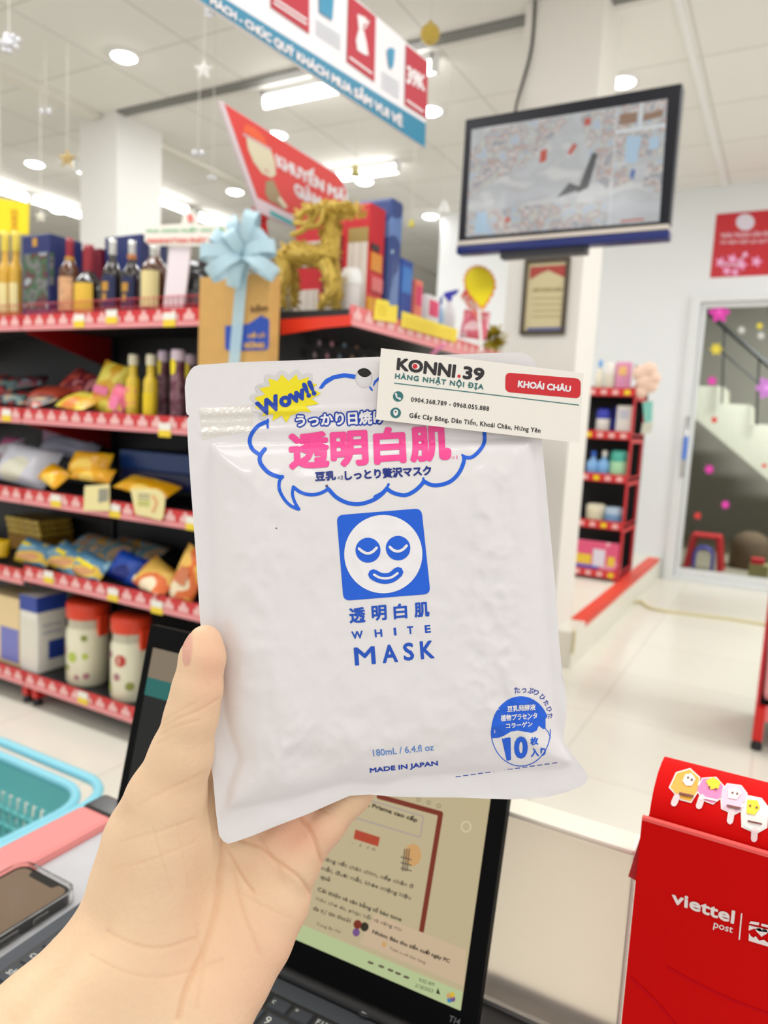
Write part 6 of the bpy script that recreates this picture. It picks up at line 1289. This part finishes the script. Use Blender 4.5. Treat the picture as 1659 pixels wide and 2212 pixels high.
Q, Q2, Q3 = MC(.0003), MC(.00036), MC(.00042); M_ink = mat('ink_charcoal', (42, 36, 40), .6); M_cred = mat('ink_card_red', (206, 30, 40), .55); M_cteal = mat('ink_card_teal', (46, 112, 112), .55)
b = MB(); text(b, 'KONNI', ((860, 774), (984, 789), (981, 815), (858, 798)), Q, 0, bold=3.4, L=20); text(b, '39', ((1003, 792), (1046, 797), (1043, 822), (1001, 817)), Q, 0, bold=3.4); b.build('name_lettering', M_ink, card)
b = MB(); fill(b, ell(896.6, 791.3, 5.2, n=16), Q2); fill(b, ell(991.6, 812.6, 3.6, n=14), Q2); b.build('red_dots', M_cred, card)
b = MB(); text(b, 'HÀNG NHẬT NỘI ĐỊA', ((855, 803), (1045, 827), (1043.5, 844), (853, 820)), Q, 0, bold=1.3, sp=1.18); line(b, [(852, 827.6), (1250, 875)], 2, Q, 0, L=20); 
fill(b, ell(860, 856.3, 11.2), Q); fill(b, ell(854.7, 891.8, 11.4), Q); b.build('teal_print', M_cteal, card)
b = MB(); line(b, smoothpath([(855.5, 851.5), (857, 858), (864, 861.5)], 4), 3, Q2); line(b, [(855.2, 851), (856.2, 853.6)], 4.6, Q2); line(b, [(862, 860.6), (864.4, 861.4)], 4.6, Q2)
fill(b, [(854.7 + 5.2 * cos(a), 889.6 + (5.2 * sin(a) if sin(a) < 0 else 9 * sin(a))) if abs(cos(a)) > .25 or sin(a) < 0 else (854.7 + 2 * cos(a), 889.6 + 9 * sin(a)) for a in np.arange(0, 6.28, .25)], Q2); b.build('icon_marks', M_pw, card)
b = MB(); fill(b, ell(854.7, 889.4, 1.9, n=10), Q3); text(b, '0904.368.789 - 0968.055.888', ((888.5, 858), (1056.7, 878.2), (1056, 887.6), (887.9, 867.4)), Q, 0, bold=.55, sp=1.12); text(b, 'Gốc Cây Bông, Dân Tiến, Khoái Châu, Hưng Yên', ((885.5, 889), (1168, 922), (1167, 938), (884, 905)), Q, 0, bold=.6, sp=1.1); b.build('address_print', M_ink, card)
b = MB(); fill(b, rquad([(1092, 804.5), (1254.7, 818), (1253.8, 861), (1091.3, 846.6)], 12), Q, 0, 20); b.build('red_pill', M_cred, card)
b = MB(); text(b, 'KHOÁI CHÂU', ((1120.6, 819), (1233, 831), (1232, 846), (1119, 836)), Q2, 0, bold=1.9); b.build('pill_lettering', M_pw, card)

# ------------------------------------------------------------------ the hand
def surfnet(F, o, h):
    Sg = F < 0; nx, ny, nz_ = F.shape; C3 = np.array([nx - 1, ny - 1, nz_ - 1]); acc = np.zeros((C3.prod(), 3)); cnt = np.zeros(C3.prod()); quads = []
    for ax in range(3):
        a = [slice(None)] * 3; b_ = [slice(None)] * 3; a[ax] = slice(0, -1); b_[ax] = slice(1, None)
        f0, f1 = F[tuple(a)], F[tuple(b_)]; idx = np.argwhere(Sg[tuple(a)] != Sg[tuple(b_)])
        g0 = f0[tuple(idx.T)]; g1 = f1[tuple(idx.T)]; pos = idx.astype(float); pos[:, ax] += g0 / (g0 - g1)
        e1, e2 = [(1, 2), (2, 0), (0, 1)][ax]; ids = []; ok = np.ones(len(idx), bool)
        for d1, d2 in ((-1, -1), (0, -1), (0, 0), (-1, 0)):
            c = idx.copy(); c[:, e1] += d1; c[:, e2] += d2; v = ((c >= 0) & (c < C3)).all(1); ok &= v; c = np.clip(c, 0, C3 - 1)
            k = (c[:, 0] * C3[1] + c[:, 1]) * C3[2] + c[:, 2]; ids.append(k); np.add.at(acc, k[v], pos[v]); np.add.at(cnt, k[v], 1)
        q = np.stack(ids, 1)[ok]; flip = (g0 > 0)[ok]; q[flip] = q[flip][:, ::-1]; quads.append(q)
    Qd = np.concatenate(quads); used = np.unique(Qd); rm = np.full(C3.prod(), -1); rm[used] = np.arange(len(used))
    return acc[used] / cnt[used][:, None] * h + o, rm[Qd]
def smin(a, b_, k):
    h = np.clip(.5 + .5 * (b_ - a) / k, 0, 1); return b_ * (1 - h) + a * h - k * h * (1 - h)
def chain(P): return [(np.array(dep(x, y, d)), r / 1000) for x, y, d, r in P]
thumb = chain([(443, 1384, .2955, 6.6), (438, 1418, .2945, 8.7), (426, 1490, .2942, 9.6), (414, 1545, .2945, 10.2), (392, 1630, .297, 12.3), (358, 1728, .300, 16), (338, 1815, .303, 20.5)])
thenar = chain([(338, 1815, .303, 20.5), (322, 1900, .304, 23), (302, 2000, .302, 25), (245, 2110, .292, 27), (105, 2262, .277, 29), (-60, 2430, .262, 30)])
hypo = chain([(618, 1880, .322, 13.5), (590, 1945, .320, 15.5), (545, 2020, .315, 17.5), (490, 2100, .308, 19), (420, 2200, .298, 22), (300, 2350, .285, 26), (150, 2520, .27, 28)])
mid = chain([(500, 1835, .325, 15), (470, 1900, .325, 19), (440, 2000, .319, 22), (380, 2100, .307, 25), (250, 2280, .288, 29), (100, 2450, .272, 30)])
web = chain([(455, 1770, .319, 12), (420, 1800, .315, 13), (380, 1850, .312, 15)])
pinky = chain([(x_, y_, d_ + (.0016 if i_ else 0), r_) for i_, (x_, y_, d_, r_) in enumerate([(640, 1850, .320, 11.5), (700, 1780, .319, 8.8), (760, 1715, .3205, 8.0), (840, 1620, .3275, 7.6), (890, 1540, .329, 6.8)])])
ring = chain([(x_, y_, d_ + (.0016 if i_ else 0), r_) for i_, (x_, y_, d_, r_) in enumerate([(575, 1830, .322, 13), (640, 1740, .320, 9.4), (720, 1620, .3245, 8.8), (780, 1510, .328, 7.8)])])
middle = chain([(x_, y_, d_ + (.0016 if i_ else 0), r_) for i_, (x_, y_, d_, r_) in enumerate([(520, 1800, .321, 13), (575, 1690, .319, 9.6), (640, 1560, .323, 9.2), (690, 1440, .326, 8.2)])])
index = chain([(x_, y_, d_ + (.0016 if i_ else 0), r_) for i_, (x_, y_, d_, r_) in enumerate([(455, 1770, .318, 13), (500, 1660, .3165, 9.8), (550, 1520, .321, 9.2), (590, 1400, .323, 8.2)])])
allp = [p for c in (thumb, thenar, hypo, mid, pinky, ring, middle, index) for p in c]
lo = np.min([p - r for p, r in allp], 0) - .006; hi = np.max([p + r for p, r in allp], 0) + .006; hs = .00125
n3 = np.ceil((hi - lo) / hs).astype(int) + 1
GX, GY, GZ = np.meshgrid(*[(lo[i] + hs * np.arange(n3[i])).astype(np.float32) for i in range(3)], indexing='ij')
def field(C, k=.004):
    D = None
    for (a, ra), (b_, rb_) in zip(C[:-1], C[1:]):
        d = (b_ - a).astype(np.float32); L2 = float(d @ d); t = np.clip(((GX - a[0]) * d[0] + (GY - a[1]) * d[1] + (GZ - a[2]) * d[2]) / L2, 0, 1)
        f = np.sqrt((GX - a[0] - t * d[0]) ** 2 + (GY - a[1] - t * d[1]) ** 2 + (GZ - a[2] - t * d[2]) ** 2) - (ra + t * (rb_ - ra))
        D = f if D is None else smin(D, f, k)
    return D
fing = field(pinky)
for c in (ring, middle, index): fing = smin(fing, field(c), .0014)
palm = smin(smin(field(thenar), field(mid), .016), field(hypo), .016); palm = smin(palm, field(web), .010)
palm = smin(palm, field(thumb), .006); FF = smin(palm, fing, .006)
V, Qd = surfnet(FF, lo, hs); del GX, GY, GZ, FF, fing, palm
me = bpy.data.meshes.new('hand_raw'); me.from_pydata(V.tolist(), [], Qd.tolist()); me.update()
bm = bmesh.new(); bm.from_mesh(me)
for _ in range(3): bmesh.ops.smooth_vert(bm, verts=bm.verts, factor=.5, use_axis_x=True, use_axis_y=True, use_axis_z=True)
bmesh.ops.subdivide_edges(bm, edges=bm.edges[:], cuts=1, use_grid_fill=True)
for _ in range(2): bmesh.ops.smooth_vert(bm, verts=bm.verts, factor=.5, use_axis_x=True, use_axis_y=True, use_axis_z=True)
bm.normal_update(); bm.to_mesh(me); bm.free(); me.update()
nv = len(me.vertices); co = np.empty(nv * 3); me.vertices.foreach_get('co', co); co = co.reshape(-1, 3); no = np.empty(nv * 3); me.vertex_normals.foreach_get('vector', no); no = no.reshape(-1, 3)
rel = co - np.array(EYE); zz = rel @ np.array(fwd); PX = CX + FPX * (rel @ np.array(RT)) / zz; PY = CY - FPX * (rel @ np.array(UP)) / zz
vd = rel / np.linalg.norm(rel, axis=1)[:, None]; face = np.clip(-(no * vd).sum(1) * 2.2, 0, 1)
def seg_d(P):
    m = np.full(nv, 1e9)
    for (ax, ay), (bx, by) in zip(P[:-1], P[1:]):
        dx, dy = bx - ax, by - ay; t = np.clip(((PX - ax) * dx + (PY - ay) * dy) / (dx * dx + dy * dy), 0, 1); m = np.minimum(m, np.hypot(PX - ax - t * dx, PY - ay - t * dy))
    return m
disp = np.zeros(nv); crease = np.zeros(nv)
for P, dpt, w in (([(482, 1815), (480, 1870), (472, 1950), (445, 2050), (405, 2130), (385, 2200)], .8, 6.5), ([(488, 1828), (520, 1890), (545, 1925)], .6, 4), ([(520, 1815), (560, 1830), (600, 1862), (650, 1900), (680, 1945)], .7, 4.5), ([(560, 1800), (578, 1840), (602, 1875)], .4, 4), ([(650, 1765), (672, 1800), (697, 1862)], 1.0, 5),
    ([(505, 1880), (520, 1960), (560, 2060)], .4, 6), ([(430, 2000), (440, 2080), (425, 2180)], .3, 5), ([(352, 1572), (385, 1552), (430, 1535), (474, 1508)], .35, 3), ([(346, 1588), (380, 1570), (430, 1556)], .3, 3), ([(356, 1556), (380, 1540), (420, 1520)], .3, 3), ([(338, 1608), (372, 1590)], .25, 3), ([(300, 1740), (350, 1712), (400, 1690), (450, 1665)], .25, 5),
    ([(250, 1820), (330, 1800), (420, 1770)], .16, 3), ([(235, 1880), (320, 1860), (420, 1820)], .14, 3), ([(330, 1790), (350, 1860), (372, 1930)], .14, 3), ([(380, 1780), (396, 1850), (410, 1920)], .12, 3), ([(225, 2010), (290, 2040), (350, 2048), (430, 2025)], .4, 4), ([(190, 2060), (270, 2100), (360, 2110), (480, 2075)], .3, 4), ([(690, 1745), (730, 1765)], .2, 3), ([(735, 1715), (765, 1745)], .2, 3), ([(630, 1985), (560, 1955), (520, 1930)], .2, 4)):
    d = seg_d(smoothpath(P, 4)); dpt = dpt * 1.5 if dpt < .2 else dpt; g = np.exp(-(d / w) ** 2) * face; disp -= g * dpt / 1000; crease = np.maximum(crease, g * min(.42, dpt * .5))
for P, dpt, w in (([(262, 1770), (248, 1850), (236, 1930), (200, 2020), (130, 2105), (40, 2210)], 2.4, 30), ([(470, 1930), (470, 1990), (440, 2070)], 2.0, 45), ([(560, 1850), (610, 1905)], .8, 22)):
    disp -= np.exp(-(seg_d(smoothpath(P, 4)) / w) ** 2) * face * dpt / 1000
# thumb nail, seen along the left side of the tip
NL = [(408, 1362), (400, 1372), (394, 1395), (393, 1425), (398, 1440), (408, 1438), (414, 1420), (416, 1390), (414, 1368)]
nin = np.array([inpoly(x, y, NL) if 380 < x < 430 and 1350 < y < 1450 else False for x, y in zip(PX, PY)]); nd = seg_d(NL + [NL[0]]); sd = np.where(nin, nd, -nd)
nail = np.clip(.5 + sd / 3, 0, 1) * (face > .02); disp -= np.exp(-(sd / 2.2) ** 2) * (np.abs(sd) < 8) * .00018; disp += nail * .00012
co2 = co + no * disp[:, None]; org = np.array(dep(400, 2050, .30)); me.vertices.foreach_set('co', (co2 - org).ravel()); me.update()
flush = np.clip(np.exp(-((PX - 640) / 90) ** 2 - ((PY - 1790) / 70) ** 2) + .7 * np.exp(-((PX - 455) / 40) ** 2 - ((PY - 1440) / 90) ** 2) + .35 * np.exp(-((PX - 560) / 150) ** 2 - ((PY - 2080) / 120) ** 2), 0, 1)
for nm, arr in (('flush', flush), ('nail', nail), ('crease', crease)):
    at = me.attributes.new(nm, 'FLOAT', 'POINT'); at.data.foreach_set('value', arr.astype(np.float32))
me.polygons.foreach_set('use_smooth', [True] * len(me.polygons))
M_skin = mat('skin', (234, 200, 164), .5, spec=.35, bump=.18, bscale=420, sss=.12); nt = M_skin.node_tree; bs_ = nt.nodes['Principled BSDF']
def att(n): a = nt.nodes.new('ShaderNodeAttribute'); a.attribute_name = n; return a.outputs['Fac']
tc = nt.nodes.new('ShaderNodeTexCoord'); nn = nt.nodes.new('ShaderNodeTexNoise'); nn.inputs['Scale'].default_value = 45; nt.links.new(tc.outputs['Object'], nn.inputs['Vector'])
def mixc(fac, a, c):
    m = nt.nodes.new('ShaderNodeMix'); m.data_type = 'RGBA'
    nt.links.new(fac, m.inputs[0]) if not isinstance(fac, float) else m.inputs[0].__setattr__('default_value', fac)
    if isinstance(a, tuple): m.inputs[6].default_value = rgb(a)
    else: nt.links.new(a, m.inputs[6])
    m.inputs[7].default_value = rgb(c); return m.outputs[2]
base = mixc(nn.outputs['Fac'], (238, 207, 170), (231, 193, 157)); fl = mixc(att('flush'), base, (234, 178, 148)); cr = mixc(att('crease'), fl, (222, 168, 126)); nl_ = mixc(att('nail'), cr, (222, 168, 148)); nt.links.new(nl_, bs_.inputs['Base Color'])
hand = bpy.data.objects.new('hand', me); COL.objects.link(hand); hand.location = tuple(org); me.materials.append(M_skin)
tag(hand, 'bare left hand and wrist of a person holding up the white pouch', 'hand')
